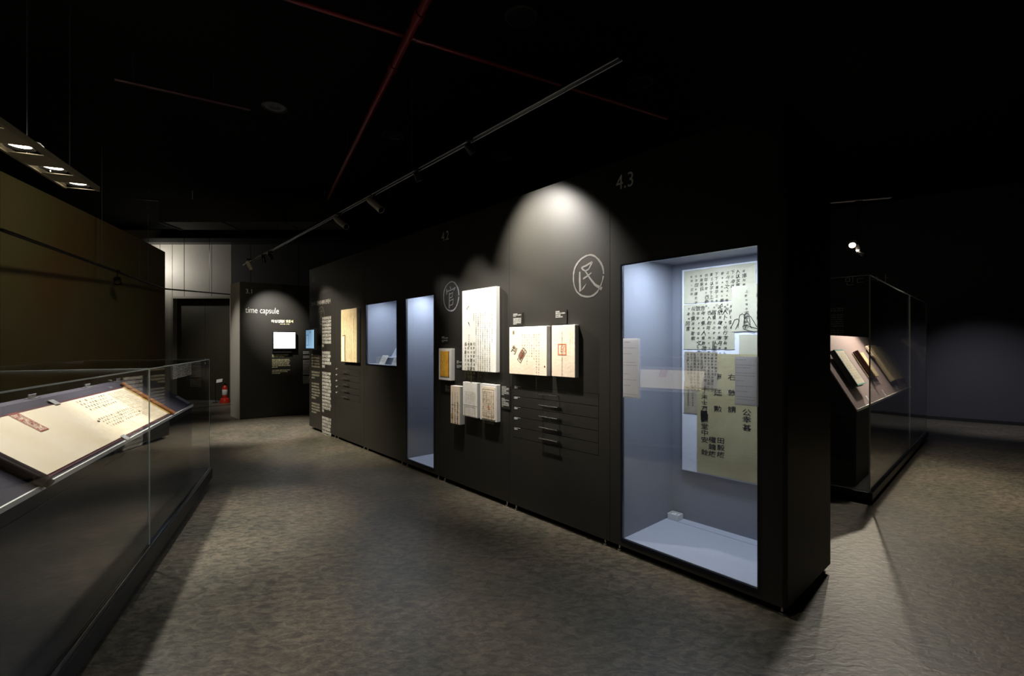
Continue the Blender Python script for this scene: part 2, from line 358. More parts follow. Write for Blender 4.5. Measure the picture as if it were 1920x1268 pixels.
for i, m_ in enumerate(MODS):
    for s_ in ((0.03,) if i == 0 else (-0.06,) if i == 7 else (-0.06, 0.06)):
        for yy in ((0.03, TH-0.05) if i == 0 else (0.03,)):
            c = (-(m_+s_), yy, 0)
            cs = MB().lathe([(0.0, WB), (0.008, WB), (0.008, 0.012), (0.018, 0.010), (0.018, 0.0), (0, 0)], c, 12).build('levelling_foot', CHROME, DW)
def niche(h, depth, fr=0.012):
    a0, a1, b0, b1 = h; t = 0.01; top = b1+0.07
    MB().box(-a1-t, -a1, 0.021, depth, b0-t, top).box(-a0, -a0+t, 0.021, depth, b0-t, top).box(-a1, -a0, depth, depth+t, b0-t, top).box(-a1, -a0, 0.035, depth, top, top+t).build('niche_lining', LINING, DW)
    MB().box(-a1, -a0, 0.021, depth, b0-t, b0).build('niche_floor', LINF, DW)
    f = MB(); holed(f, a0-0.0, a1+fr, b0-fr*1.2, b1+fr*0.6, (a0+0.002, a1-0.002, b0+0.002, b1-0.002), -0.004, -0.0005); f.build('niche_frame', FRAME, DW)
    MB().box(-a1+0.002, -a0-0.002, 0.004, 0.010, b0+0.002, b1-0.002).build('glass_pane', GLN, DW)
niche(N1, 0.65); niche(N2, 0.65); niche(N3, 0.65)
RD = Matrix.Rotation(WA, 4, 'Z')
def nlamp(h, p, off=0.12):
    a0, a1, b0, b1 = h
    area('niche_strip_light', W3((a0+a1)/2, off, b1+0.062), RD, (a1-a0)*0.6, 0.12, p, COOL)
nlamp(N1, 22, 0.22); nlamp(N2, 15, 0.22); nlamp(N3, 14, 0.22)
# floor seam line in the big niche
MB().box(-N1[1]+0.01, -N1[0]-0.01, 0.56, 0.563, N1[2], N1[2]+0.0008).build('floor_joint', mat('joint', '6a7080', 0.6), DW)
# drawers
def drawers(u0, u1):
    n = 5; hh = (DZ1-DZ0)/n
    for i in range(n):
        z1 = DZ1-i*hh; z0 = z1-hh
        dro = MB().box(-u1+0.002, -u0-0.002, -0.001, 0.019, z0+0.0018, z1-0.0018).build('drawer', BLACK, DW)
        cx = -(u0+u1)/2-0.015; hz = z1-0.045; hw = 0.1
        MB().tube([(cx-hw, -0.032, hz), (cx+hw, -0.032, hz)], 0.0045, 8).tube([(cx-hw+0.015, -0.032, hz), (cx-hw+0.015, 0, hz)], 0.004, 6).tube([(cx+hw-0.015, -0.032, hz), (cx+hw-0.015, 0, hz)], 0.004, 6).build('handle', CHROME, dro)
        line(dro, '고문서', -u1+0.012, z1-0.022, 0.016, VINYL, face_at(-0.001), 0.02, name='number_label', res=1)
        MB().box(-u1+0.012, -u1+0.09, -0.0018, -0.001, z1-0.0065, z1-0.005).build('label_rule', GREYV, dro)
    MB().box(-u1, -u0, 0.02, 0.5, DZ0, DZ0+0.004).box(-u1, -u0, 0.03, 0.034, DZ0, DZ1).build('drawer_carcass', BLK2, DW)
drawers(*DR1); drawers(*DR2)
# emblems and numbers
STROKES = {
 '民': [[(-.42,.46,.04),(-.1,.52,.06),(.28,.66,.05)],[(.28,.66,.07),(.18,.5,.05),(.05,.32,.04)],[(-.42,.46,.05),(-.3,.34,.05),(-.17,.27,.04),(.05,.32,.04)],
       [(-.53,.27,.05),(-.53,-.1,.07),(-.5,-.7,.08),(-.3,-.55,.05),(-.09,-.35,.01)],[(-.31,-.1,.05),(0,.02,.05),(.23,.14,.03)],[(-.17,.27,.04),(.12,-.1,.05),(.45,-.45,.07),(.86,-.68,.10),(.9,-.62,.02)]],
 '官': [[(-.12,.70,.03),(-.04,.52,.07)],[(-.56,.55,.07),(-.56,.16,.05)],[(-.6,.36,.05),(0,.44,.05),(.56,.56,.07),(.42,.44,.05),(.26,.34,.01)],
       [(-.22,.28,.06),(-.22,-.2,.06),(-.24,-.8,.07)],[(-.2,.16,.05),(.22,.25,.06),(.12,-.06,.05)],[(-.22,-.1,.04),(.12,-.06,.04)],[(-.2,-.3,.04),(.3,-.2,.06),(.2,-.55,.05)],[(-.22,-.62,.04),(.2,-.57,.04)]],
 '宮': [[(-.05,.75,.03),(0,.58,.07)],[(-.56,.5,.07),(-.6,.2,.05)],[(-.56,.42,.05),(.5,.5,.06),(.4,.3,.02)],[(-.3,.2,.05),(-.25,-.1,.05),(.2,-.05,.04),(.28,.25,.05),(-.3,.2,.04)],[(0,-.1,.04),(-.05,-.25,.04)],[(-.4,-.28,.06),(-.33,-.75,.06),(.3,-.7,.05),(.4,-.2,.06),(-.4,-.28,.04)]]}
def emblem(cu, cz, ch, R=0.14, m=GREYV):
    rnd = random.Random(ord(ch)); k = 72; mb = MB(); vs_ = []
    for i in range(k):
        a = 2*math.pi*i/k; w_ = 0.012*(0.75+0.5*rnd.random())+0.002*math.sin(3*a)
        r = R*(1+0.012*math.sin(5*a+1)+0.006*rnd.uniform(-1, 1))
        for q in (r-w_/2, r+w_/2): vs_.append((-cu+q*math.cos(a)*0.97, -0.0018, cz+q*math.sin(a)*1.05))
    mb.add(vs_, [(2*i, 2*i+1, (2*i+3) % (2*k), (2*i+2) % (2*k)) for i in range(k-1)]); mb.build('emblem_ring', m, DW)
    for st in STROKES[ch]:
        b = MB(); P = [(Vector((x*R, z*R*1.05)), w_*R*0.85) for x, z, w_ in st]; vs_ = []
        for i, (p_, w_) in enumerate(P):
            d = (P[min(i+1, len(P)-1)][0]-P[max(i-1, 0)][0]).normalized(); n = Vector((-d.y, d.x))*w_
            for q in (p_-n, p_+n): vs_.append((-cu+q.x, -0.0018, cz+q.y))
        b.add(vs_, [(2*i, 2*i+1, 2*i+3, 2*i+2) for i in range(len(P)-1)]); b.build('brush_stroke', m, DW)
def at(px, py, y=0.0):
    p = hit(WALL, px, py, (0, 1, 0), (0, y, 0)); return p
p = at(1102.5, 518); emblem(-p.x, p.z, '民', 0.142, mat('emblem_dim', '5c5a56', 0.6))
p = at(846, 556); emblem(-p.x, p.z, '官', 0.138, mat('emblem_pale', '8f919c', 0.6))
p = at(602.5, 592); emblem(-p.x, p.z, '宮', 0.132, mat('emblem_dim', '7c7a78', 0.6))
p = at(1155, 353); line(DW, '4.3', p.x, 2.445, 0.14, GREYV, sx=0.86, name='section_number')
p = at(828, 450.5); line(DW, '4.2', p.x, 2.455, 0.13, GREYV, sx=0.86, name='section_number')
p = at(585.5, 530); line(DW, '4.1', p.x, p.z, 0.13, GREYV, sx=0.86, name='section_number')
p = at(604, 543); line(DW, 'archives of old documents', p.x, 2.2, 0.085, mat('vinyl_dim', '45443e', 0.6), sx=1.0, name='english_title')['kind'] = 'stuff'
p = at(584, 574); line(DW, '조선시대 고문서의 세계와 관부문서', p.x, p.z-0.0, 0.075, VINYL, off=0.01, sx=0.78, name='headline', res=1)
p = at(604.2, 597); q = at(621, 597)
para(DW, p.x, p.z+0.03, q.x-p.x, 0.0535, [1, 1, 1, 1, 1, 1, 1, 1, .2, 0, .9, .95, .85, 1, .3, 0, .96, .9, .94, 1, .95, 1, .92, .97, .93, 1, .9, .2, 0, 1, .98, .96, .94, 1, .92, .7], VINYL, fill=0.75, off=0.02)
p = at(584.5, 663); q = at(600, 663)
para(DW, p.x, p.z+0.01, q.x-p.x, 0.0465, [1, .95, .9, .93, 1, 0, .98, .94, .4, 0, .9, .92, .97, 1, .9, .5, 0, .95, .97, 1, .6], mat('vinyl_small', '9a9680', 0.6), seed=3, fill=0.6)

# ------------------------------------------------------------------ framed documents on the wall
def docbox(xl, xr, ytl, ybl, t, label, group='framed documents on the display wall', mm=MOUNT, paper=None, pm=PAPW, inset=0.0):
    a = at(xl, ytl, -t); b = at(xl, ybl, -t); c = at(xr, ytl, -t)
    wd = c.x-a.x; hh = a.z-b.z
    T = thing('framed_document', label, 'framed document', WALL, (a.x, 0, b.z), group)
    MB().box(0, wd, -t, -0.001, 0, hh).build('mount', mm, T, 0.003)
    k = inset
    MB().box(k+0.002, wd-k-0.002, -t-0.0025, -t-0.0003, k+0.002, hh-k-0.002).build('paper', pm, T)
    return T, wd, hh, -t-0.0027
T, wd, hh, y = docbox(867, 930.5, 546, 694.4, 0.042, 'tallest white framed document, overexposed sheet with long columns of brush writing')
columns(T, wd*0.37, hh*0.70, 9, wd*0.065, 30, 0.0165, INKG, face_at(y), 0.0, lens=[4, 26, 34, 32, 30, 33, 31, 29, 15], seed=3)
columns(T, wd*0.11, hh*0.33, 4, wd*0.088, 8, 0.034, INKG, face_at(y), 0.008, lens=[9, 10, 11, 9], seed=5, jit=0.2)
columns(T, wd*0.22, hh*0.44, 1, .01, 6, 0.018, INKF, face_at(y), 0.0, seed=8, name='small_writing')
m_ = MB(); pl = face_at(y)
for x0, z0, x1, z1, t_ in [(0.19, 0.60, 0.26, 0.53, 0.010), (0.15, 0.76, 0.21, 0.82, 0.006), (0.20, 0.78, 0.23, 0.83, 0.006), (0.43, 0.76, 0.55, 0.70, 0.003)]:
    A = Vector((x0*wd, y-0.001, z0*hh)); B = Vector((x1*wd, y-0.001, z1*hh)); n_ = (B-A).cross(Vector((0, 1, 0))).normalized()*t_
    MB().add([A-n_*0.3, B, A+n_], [(0, 1, 2)]).build('brush_stroke', INKG, T)

T, wd, hh, y = docbox(955.3, 1025.8, 614, 700.6, 0.042, 'square cream framed document with a slanted black and red stamp', pm=PAPC)
columns(T, wd*0.375, hh*0.83, 8, wd*0.061, 14, 0.0125, INKG, face_at(y), 0.004, lens=[8, 9, 12, 9, 9, 10, 24, 17], seed=11, pitch=1.7)
m_ = MB(); put(m_, glyphs('判', 0.01), face_at(y), wd*0.04, hh*0.5, 0.07, 1, 0.001, -0.5); put(m_, glyphs('署', 0), face_at(y), wd*0.09, hh*0.85, 0.035, 0.8, 0.001); put(m_, gcen('■'), face_at(y), wd*0.945, hh*0.19, 0.016, 1, 0.001); m_.build('signature', INKG, T)['kind'] = 'stuff'
cx, cz, ang = wd*0.36, hh*0.40, math.radians(52)
def framering(mb, pl, cx, cz, W_, H_, t_, ang, lift=0.001):
    O, U, V, Nn = pl; c, s_ = math.cos(ang), math.sin(ang)
    def P(a, b): return O+U*(cx+a*c-b*s_)+V*(cz+a*s_+b*c)+Nn*lift
    vs_ = []
    for k in (0, t_):
        vs_ += [P(-W_/2+k, -H_/2+k), P(W_/2-k, -H_/2+k), P(W_/2-k, H_/2-k), P(-W_/2+k, H_/2-k)]
    mb.add(vs_, [(0, 1, 5, 4), (1, 2, 6, 5), (2, 3, 7, 6), (3, 0, 4, 7)])
m_ = MB(); framering(m_, face_at(y), cx, cz, 0.125, 0.05, 0.005, ang); m_.build('stamp_frame', INKG, T)
m_ = MB()
for i, ch in enumerate('官印信'): put(m_, gcen(ch, 0.02), face_at(y), cx+(i-1)*0.03*math.cos(ang), cz+(i-1)*0.03*math.sin(ang), 0.032, 1, 0.0014, ang-math.pi/2)
m_.build('stamp_letters', INKG, T)['kind'] = 'stuff'
m_ = MB(); framering(m_, face_at(y), cx-0.008, cz+0.01, 0.07, 0.045, 0.005, ang, 0.0008); put(m_, gcen('印', 0.02), face_at(y), cx, cz, 0.05, 1, 0.0009, ang); m_.build('red_seal', RED, T)['kind'] = 'stuff'

T, wd, hh, y = docbox(1034.6, 1078.6, 610.6, 705.5, 0.042, 'upright cream framed document with one central text column and an orange seal', pm=PAPC)
columns(T, wd*0.46, hh*0.86, 1, .1, 33, 0.0095, INKG, face_at(y), 0.01, seed=13)
m_ = MB(); framering(m_, face_at(y), wd*0.46, hh*0.53, 0.085, 0.085, 0.008, 0); put(m_, gcen('印', 0.0), face_at(y), wd*0.5, hh*0.53, 0.06, 1, 0.0009); m_.build('orange_seal', ORANGE, T)
columns(T, wd*0.8, hh*0.86, 2, wd*0.09, 7, 0.012, PAPT, face_at(y), 0.0, seed=14, name='faint_writing')

T, wd, hh, y = docbox(823, 846, 653.4, 711.8, 0.045, 'small framed bright yellow envelope left of the tallest document', pm=MOUNT)
a, b = at(826.3, 658.5, -0.045), at(842.8, 706.6, -0.045); ax, az, bx_, bz = a.x-T.location.x, 0, 0, 0
li = WALL.inverted() @ T.matrix_world.translation
MB().box(a.x-li.x, b.x-li.x, -0.052, -0.048, b.z-li.z, a.z-li.z).build('yellow_sheet', YEL, T)
MB().box(b.x-li.x-0.012, b.x-li.x-0.004, -0.053, -0.052, b.z-li.z, a.z-li.z).build('edge_strip', MAROON, T)
m_ = MB(); rr = random.Random(4)
for i in range(26):
    put(m_, gcen(rr.choice(HJ), 0), face_at(-0.0525), (a.x-li.x)+rr.uniform(0.02, 0.11), (b.z-li.z)+rr.uniform(0.02, 0.27), 0.018, 1, 0.0005, rr.uniform(-1, 1))
m_.build('faint_pattern', mat('pattern_gold', 'e8c060', 0.8), T)['kind'] = 'stuff'

T, wd, hh, y = docbox(845.2, 862.3, 723, 793.4, 0.06, 'narrowest tall framed document, folded sheet with a brown stain near its foot', pm=PAPC)
columns(T, wd*0.22, hh*0.82, 3, wd*0.28, 20, 0.014, INKF, face_at(y), 0.0, seed=21, name='faint_writing')
columns(T, wd*0.22, hh*0.56, 3, wd*0.28, 12, 0.019, INKG, face_at(y), 0.012, seed=22, jit=0.25)
m_ = MB(); k = 18; m_.add([(wd*0.17+0.022*math.cos(6.283*i/k)*(1+.2*math.sin(3*i)), y-0.0006, hh*0.2+0.03*math.sin(6.283*i/k)) for i in range(k)], [tuple(range(k))]); m_.build('stain', mat('stain', 'c2a574', 0.9), T)
MB().box(0.004, wd-0.004, y-0.0012, y, hh*0.51, hh*0.518).build('fold', PAPW, T)

T, wd, hh, y = docbox(867.9, 895, 715.8, 779.6, 0.045, 'middle frame of the lower trio, pale document with faint ruled columns', pm=PAPW, inset=0.004)
columns(T, wd*0.14, hh*0.72, 9, wd*0.09, 22, 0.0105, INKF, face_at(y), -0.002, lens=[20, 22, 18, 22, 21], seed=31, name='faint_writing')
m_ = MB(); framering(m_, face_at(y), wd*0.5, hh*0.16, wd*0.75, hh*0.26, 0.002, 0); m_.build('ruled_box', INKF, T)
MB().box(0.006, wd-0.006, y-0.0012, y, hh*0.34, hh*0.348).build('fold', PAPW, T)

T, wd, hh, y = docbox(900.6, 931.3, 719, 786.3, 0.045, 'rightmost frame of the lower trio, dense printed text with a small orange seal', pm=MOUNT)
MB().box(wd*0.1, wd*0.93, y-0.004, y-0.001, hh*0.05, hh*0.93).build('inner_sheet', PAPC, T); y -= 0.0042
m_ = MB(); framering(m_, face_at(y), wd*0.53, hh*0.49, wd*0.7, hh*0.74, 0.0025, 0); m_.build('ruled_box', INKF, T)
columns(T, wd*0.24, hh*0.79, 7, wd*0.098, 17, 0.0155, INKG, face_at(y), 0.008, seed=41, pitch=1.1)
m_ = MB(); put(m_, gcen('印', 0.03), face_at(y), wd*0.55, hh*0.36, 0.03, 1, 0.0012); m_.build('orange_seal', mat('seal_bright', 'd8691c', 0.8), T)

T, wd, hh, y = docbox(639.8, 669, 581.6, 678.2, 0.05, 'warm-lit tall framed document beside the small blue niche, with a hanging cord', pm=PAPT)
columns(T, wd*0.14, hh*0.9, 8, wd*0.11, 30, 0.02, INKF, face_at(y), 0.0, lens=[30, 24, 31, 30, 28, 30, 18, 30], seed=51)
m_ = MB(); m_.tube([(wd*0.13, y-0.004, hh*0.5), (wd*0.28, y-0.004, hh*0.51), (wd*0.27, y-0.004, hh*0.3), (wd*0.28, y-0.004, hh*0.02)], 0.006, 6).build('cord', mat('cord_brown', '7a5420', 0.8), T)
MB().box(wd*0.08, wd*0.28, y-0.002, y, hh*0.01, hh*0.5).build('folded_flap', PAPC, T)
for k in (0.62, 0.84): MB().box(wd*k, wd*k+0.002, y-0.001, y, 0.01, hh-0.01).build('fold', BOOKO, T)

# caption plaques
def plaque(x0, y0, x1, y1, lens, label, t=0.008, heads=True):
    a, b = at(x0, y0, -t), at(x1, y1, -t)
    T = thing('caption_plaque', label, 'caption plaque', WALL, (a.x, 0, b.z), 'caption plaques on the display wall')
    w_ = b.x-a.x; h_ = a.z-b.z
    MB().box(0, w_, -t, -0.0005, 0, h_).build('plate', BLACK, T)
    para(T, w_*0.08, h_*0.97, w_*0.84, h_/(len(lens)+0.8), lens, VINYL, face_at(-t), 0.001, off=0.02, fill=0.7)
plaque(961, 587.5, 979.6, 609, [.5, .95, .3, 0, .95, .95, .9, .95, .9, .4], 'black caption plaque above the square framed document')
plaque(1040, 582, 1062.5, 607, [.4, .95, .5, .7, 0, 0, 0], 'black caption plaque above the orange-seal framed document')
plaque(827.5, 630, 841.5, 643, [.4, .95, 0, .9, .3], 'black caption plaque above the yellow framed envelope', 0.004)
plaque(855.5, 675, 867.5, 692, [.4, .95, .3, 0, .9, .9, .5], 'black caption plaque at the left edge of the tallest document', 0.004)
plaque(834, 721, 845.2, 738, [.3, .95, .4, .9, .9, .9, 0], 'black caption plaque left of the narrowest framed document', 0.004)
plaque(939.5, 722, 956.5, 768, [.6, .95, .95, .6, .9, .95, .3, 0, 0, .4, .95, .5, .95, .95, .9, .2, 0], 'tall black caption plaque right of the lower trio of frames')

# ------------------------------------------------------------------ the big niche: mounted sheets
YBK = 0.65
def nb(px, py, y): return hit(WALL, px, py, (0, 1, 0), (0, y, 0))
a, b = nb(1279, 507, YBK-0.03), nb(1280, 880.5, YBK-0.03)
BT = thing('document_board', 'white backing board standing against the back of the large blue-lit niche', 'board', WALL, (0, 0, 0))
MB().box(a.x, -0.145, YBK-0.03, YBK-0.001, b.z, a.z).build('backing', mat('board_white', 'd5d8e0', 0.6), BT)
XR = -0.15
def sheet(x0, x1, y0, y1, layer, m, label, xr=None, bow=0.0):
    yy = YBK-0.03-0.003*layer; p0, p1 = nb(x0, y0, yy), nb(x0, y1, yy); xx = nb(x1, y0, yy).x if x1 else XR
    T = thing('document_sheet', label, 'document', WALL, (p0.x, yy, p1.z), 'sheets on the niche board')
    W_, H_ = xx-p0.x, p0.z-p1.z; mb = MB(); nx, nz = 10, 8; rr = random.Random(layer*7+int(x0)); vs_ = []
    for s_ in (0, 1):
        for j in range(nz+1):
            for i in range(nx+1):
                e = 0.0018 if (i in (0, nx) or j in (0, nz)) else 0
                vs_.append((W_*i/nx+rr.uniform(-e, e), (-0.0012 if s_ == 0 else 0), H_*j/nz+rr.uniform(-e, e)))
    fs_ = [(j*(nx+1)+i, j*(nx+1)+i+1, (j+1)*(nx+1)+i+1, (j+1)*(nx+1)+i) for j in range(nz) for i in range(nx)]
    mb.add(vs_[:99], fs_); mb.build('paper', m, T); return T, W_, H_
T, W_, H_ = sheet(1282.5, 1417.5, 509, 569.8, 1, PAPG, 'top sheet on the niche board, wide grey paper in cursive brush writing')
columns(T, W_*0.12, H_*0.80, 11, W_*0.073, 9, 0.028, INK, face_at(-0.0015), 0.004, lens=[5, 8, 4, 8, 7, 8, 9, 9, 7, 6, 7], seed=61, jit=0.3, shear=0.15)
T, W_, H_ = sheet(1282, 1377, 572, 654.6, 1, PAPG, 'second sheet on the niche board, square grey paper in cursive brush writing')
columns(T, W_*0.10, H_*0.9, 9, W_*0.105, 10, 0.032, INK, face_at(-0.0015), 0.006, lens=[5, 7, 11, 11, 11, 12, 12, 12, 5], seed=62, jit=0.3, shear=0.15)
T, W_, H_ = sheet(1372, None, 537, 622, 2, PAPG, 'upper right sheet on the niche board with an ink outline of a hand')
columns(T, W_*0.25, H_*0.86, 4, W_*0.2, 8, 0.026, INK, face_at(-0.0015), 0.002, lens=[9, 7, 8, 10], seed=63, jit=0.25, shear=0.1)
m_ = MB()   # hand outline: four raised fingers and a thumb in brush line
hq = nb(1397, 622, YBK-0.036)-(WALL.inverted() @ T.matrix_world.translation); hx, hz, hs = hq.x, 0.006, 0.135
for fx, fz, ang, ln in [(-0.46, 0.10, 0.35, 0.42), (-0.17, 0.12, 0.10, 0.62), (0.11, 0.12, -0.08, 0.64), (0.36, 0.12, -0.42, 0.56), (0.42, -0.02, -1.15, 0.46)]:
    pts = []
    for k in range(13):
        t_ = k/12; r_ = 0.10
        if t_ < 0.4: a_, b_ = -r_, ln*t_/0.4
        elif t_ > 0.6: a_, b_ = r_, ln*(1-t_)/0.4
        else: th = math.pi*(1-(t_-0.4)/0.2); a_, b_ = r_*math.cos(th), ln+r_*math.sin(th)
        c_, s_ = math.cos(ang), math.sin(ang)
        pts.append((hx+(fx+a_*c_+b_*s_)*hs*1.25, -0.003, hz+(fz-a_*s_+b_*c_)*hs))
    m_.tube(pts, 0.0019, 5)
m_.build('hand_outline', INK, T)
T, W_, H_ = sheet(1386, None, 628, 700, 1, PAPG, 'small pale sheet half hidden behind the right caption panel')
columns(T, W_*0.45, H_*0.80, 2, W_*0.3, 4, 0.026, INK, face_at(-0.0015), 0.002, seed=64, jit=0.25)
T, W_, H_ = sheet(1283.5, 1345, 660, 725, 3, PAPD, 'brownish sheet packed with small dense brush writing')
columns(T, W_*0.12, H_*0.93, 9, W_*0.105, 11, 0.0205, INK, face_at(-0.0015), 0.002, lens=[7, 11, 12, 12], seed=65, jit=0.2)
T, W_, H_ = sheet(1282.5, 1325, 715, 773.5, 1, PAPD, 'lower left scrap of brown paper peeking out under the large sheet')
columns(T, W_*0.2, H_*0.8, 2, W_*0.2, 8, 0.016, INKF, face_at(-0.0015), 0.0, seed=66)
T, W_, H_ = sheet(1307, None, 663, 884, 2, PAPO, 'largest olive sheet on the niche board with big widely spaced characters')
tl = WALL.inverted() @ T.matrix_world.translation
m_ = MB()
def ch_at(ch, cx, cy, s=52, off=0.012):
    px, py = 1260+cx/5.283, 680+cy/5.283; yy = YBK-0.03-0.006
    q = nb(px, py, yy); wpt = WALL @ q
    put(m_, gcen(ch, off), face_at(-0.0014), q.x-tl.x, q.z-tl.z, s/5.283/FPX*wpt.y*1.05, 1.25, 0.0008, random.uniform(-.06, .06))
for ch, cy in zip('丁未十二月', (285, 340, 395, 425, 455)): ch_at(ch, 322, cy, 50)
for ch, cy in zip('堂中安', (632, 695, 765)): ch_at(ch, 325, cy, 60)
ch_at('銓', 325, 888, 56)
for ch, cy in zip('權鏞燦', (765, 835, 905)): ch_at(ch, 400, cy, 60)
for ch, cy in zip('田毅燦', (775, 843, 912)): ch_at(ch, 485, cy, 60)
for ch, cy in zip('南廷勲', (140, 300, 460)): ch_at(ch, 455, cy, 64)
for ch, cy in zip('右敦請', (145, 300, 465)): ch_at(ch, 595, cy, 64)
for ch, cy in zip('公幸甚', (495, 565, 645)): ch_at(ch, 742, cy, 68)
m_.build('large_writing', INK, T)['kind'] = 'stuff'
m_ = MB()
for i in range(7): put(m_, gcen('圖國龍'[i % 3], 0.03), face_at(-0.0014), *(lambda q: (q.x-tl.x, q.z-tl.z))(nb(1260+(322+random.uniform(-6, 6))/5.283, 680+(505+i*11)/5.283, YBK-0.036)), 0.045, 1.2, 0.0008)
m_.build('ink_blot', INK, T)['kind'] = 'stuff'
# printed caption panels fixed to the glass
TAUPE = mat('panel_taupe', 'b4aeaa', 0.7)
_N = TAUPE.node_tree.nodes; _t = _N.new('ShaderNodeBsdfTranslucent'); _t.inputs[0].default_value = lin('ece8e4'); _m = _N.new('ShaderNodeMixShader'); _m.inputs[0].default_value = 0.7
TAUPE.node_tree.links.new(_N['Principled BSDF'].outputs[0], _m.inputs[1]); TAUPE.node_tree.links.new(_t.outputs[0], _m.inputs[2]); TAUPE.node_tree.links.new(_m.outputs[0], _N['Material Output'].inputs[0])
def gpanel(x0, x1, y0, y1, lens, label, x1u=None):
    a = at(x0, y0, -0.006); b = at(x1, y1, -0.006) 
    T = thing('caption_card', label, 'caption card', WALL, (a.x, -0.006, b.z), 'caption panels on the niche glass')
    w_ = b.x-a.x; h_ = a.z-at(x0, y1, -0.006).z; T.location = WALL @ Vector((a.x, -0.006, a.z-h_))
    MB().box(0, w_, 0, 0.0095, 0, h_).build('plate', TAUPE, T)
    para(T, w_*0.03, h_*0.98, w_*0.9, h_/(len(lens)+0.5), lens, mat('print_brown', '4a4038', 0.7), face_at(0), 0.0006, off=0.0, fill=0.3)
gpanel(1168.3, 1197, 635, 745, [.5, 0, .95, 0, .6, 0, 0, .9, .95, 0, 0, .4, 0, .95, 0, .5, 0, 0, .95, .95], 'taupe caption panel on the niche glass at its left edge')
gpanel(1378, 1421.5, 668.5, 759, [.5, 0, .95, .7, 0, .95, .95, 0, .4, 0, .9, 0, .6, 0, .95, .95, 0, .95], 'taupe caption panel on the niche glass at its right edge')
# small humidity box on the niche floor
q = hit(WALL, 1262, 967, (0, 0, 1), (0, 0, N1[2]))
T = thing('humidity_box', 'small white open box in the back left corner of the large niche', 'box', WALL, (q.x+0.005, YBK-0.09, N1[2]+0.001))
MB().box(0, 0.085, 0, 0.075, 0, 0.028).build('base', WHITE, T, 0.002)
MB().box(0, 0.085, 0, 0.006, 0.028, 0.042).box(0, 0.085, 0.069, 0.075, 0.028, 0.042).box(0, 0.006, 0.006, 0.069, 0.028, 0.042).box(0.079, 0.085, 0.006, 0.069, 0.028, 0.042).build('rim', WHITE, T)
MB().box(0.03, 0.06, 0.02, 0.055, 0.028, 0.038).build('sensor', GREYV, T)
# small niche contents
T = thing('reading_stand', 'grey block with a slanted document leaning in the small blue niche', 'stand', WALL, (0, 0, 0))
MB().box(-4.92, -4.18, 0.10, 0.62, 1.147, 1.235).build('block', mat('stand_grey', '8890a0', 0.6), T)
MB().prism([(0.20, 1.236), (0.215, 1.236), (0.50, 1.72), (0.485, 1.72)], -4.70, -4.2).build('slanted_board', mat('board_paper', '8f96a4', 0.7), T)
nn = Vector((0, -0.48, 0.285)).normalized(); pl = (Vector((0, 0.20, 1.236)), Vector((1, 0, 0)), Vector((0, 0.285, 0.484)).normalized(), nn)
columns(T, -4.66, 0.50, 9, 0.052, 15, 0.028, INKF, pl, 0.004, seed=71)
for i, uu in enumerate((4.70, 4.37)):
    T = thing('label_card', ['tilted white label card in the small niche, the left one of the two', 'tilted white label card in the small niche, the right one of the two'][i], 'label card', WALL, (-uu, 0.0, 1.146), 'label cards in the small niche')
    MB().prism([(0.03, 0.0), (0.036, 0.0), (0.092, 0.115), (0.086, 0.115)], 0, 0.15).build('card', WHITE, T)
    para(T, 0.015, 0.115, 0.12, 0.018, [.5, 1, 1, .8], INKF, (Vector((0, 0.03, 0)), Vector((1, 0, 0)), Vector((0, 0.056, 0.115)).normalized(), Vector((0, -0.115, 0.056)).normalized()), 0.001)

# ------------------------------------------------------------------ monitors
def monitor(M, x, z, w_, h_, t, name_label, scr, y0=0.0):
    T = thing('wall_monitor', name_label, 'monitor', M, (x, 0, z))
    MB().box(0, w_, -t, -t+0.035, 0, h_).build('housing', RUB, T, 0.004)
    MB().box(w_*0.25, w_*0.75, -t+0.035, -0.001, h_*0.2, h_*0.7).build('bracket', RUB, T)
    MB().box(0.02, w_-0.02, -t-0.002, -t, 0.02, h_-0.02).build('screen', scr, T); return T
p = hit(PT, 509.5, 655.5); q = hit(PT, 554, 622)
T = monitor(PT, p.x, p.z, q.x-p.x, q.z-p.z, 0.09, 'wall monitor with a glowing white screen on the far partition', SCREEN)
m_ = MB(); w_ = q.x-p.x
for i in range(6): m_.box(w_*0.66+i*0.016, w_*0.66+i*0.016+0.006, -0.0935, -0.0925, 0.1, 0.1+[.01, .03, .02, .05, .015, .02][i])
m_.build('screen_drawing', GREYV, T)
MB().box(0.02, w_-0.08, -0.06, -0.005, -0.07, -0.002).build('speaker_bar', RUB, T)
p = at(573.2, 655.5, -0.12); q = at(589.5, 616, -0.12)
T = monitor(WALL, p.x, p.z, q.x-p.x, q.z-p.z, 0.12, 'wall monitor with a light blue screen at the left end of the display wall', SCREENB)
m_ = MB(); framering(m_, face_at(-0.122), (q.x-p.x)*0.22, (q.z-p.z)*0.45, 0.11, 0.17, 0.006, 0); m_.build('screen_outline', INK, T)
line(T, '고문서', (q.x-p.x)*0.45, (q.z-p.z)*0.8, 0.03, INKF, face_at(-0.122), res=1, name='screen_title')

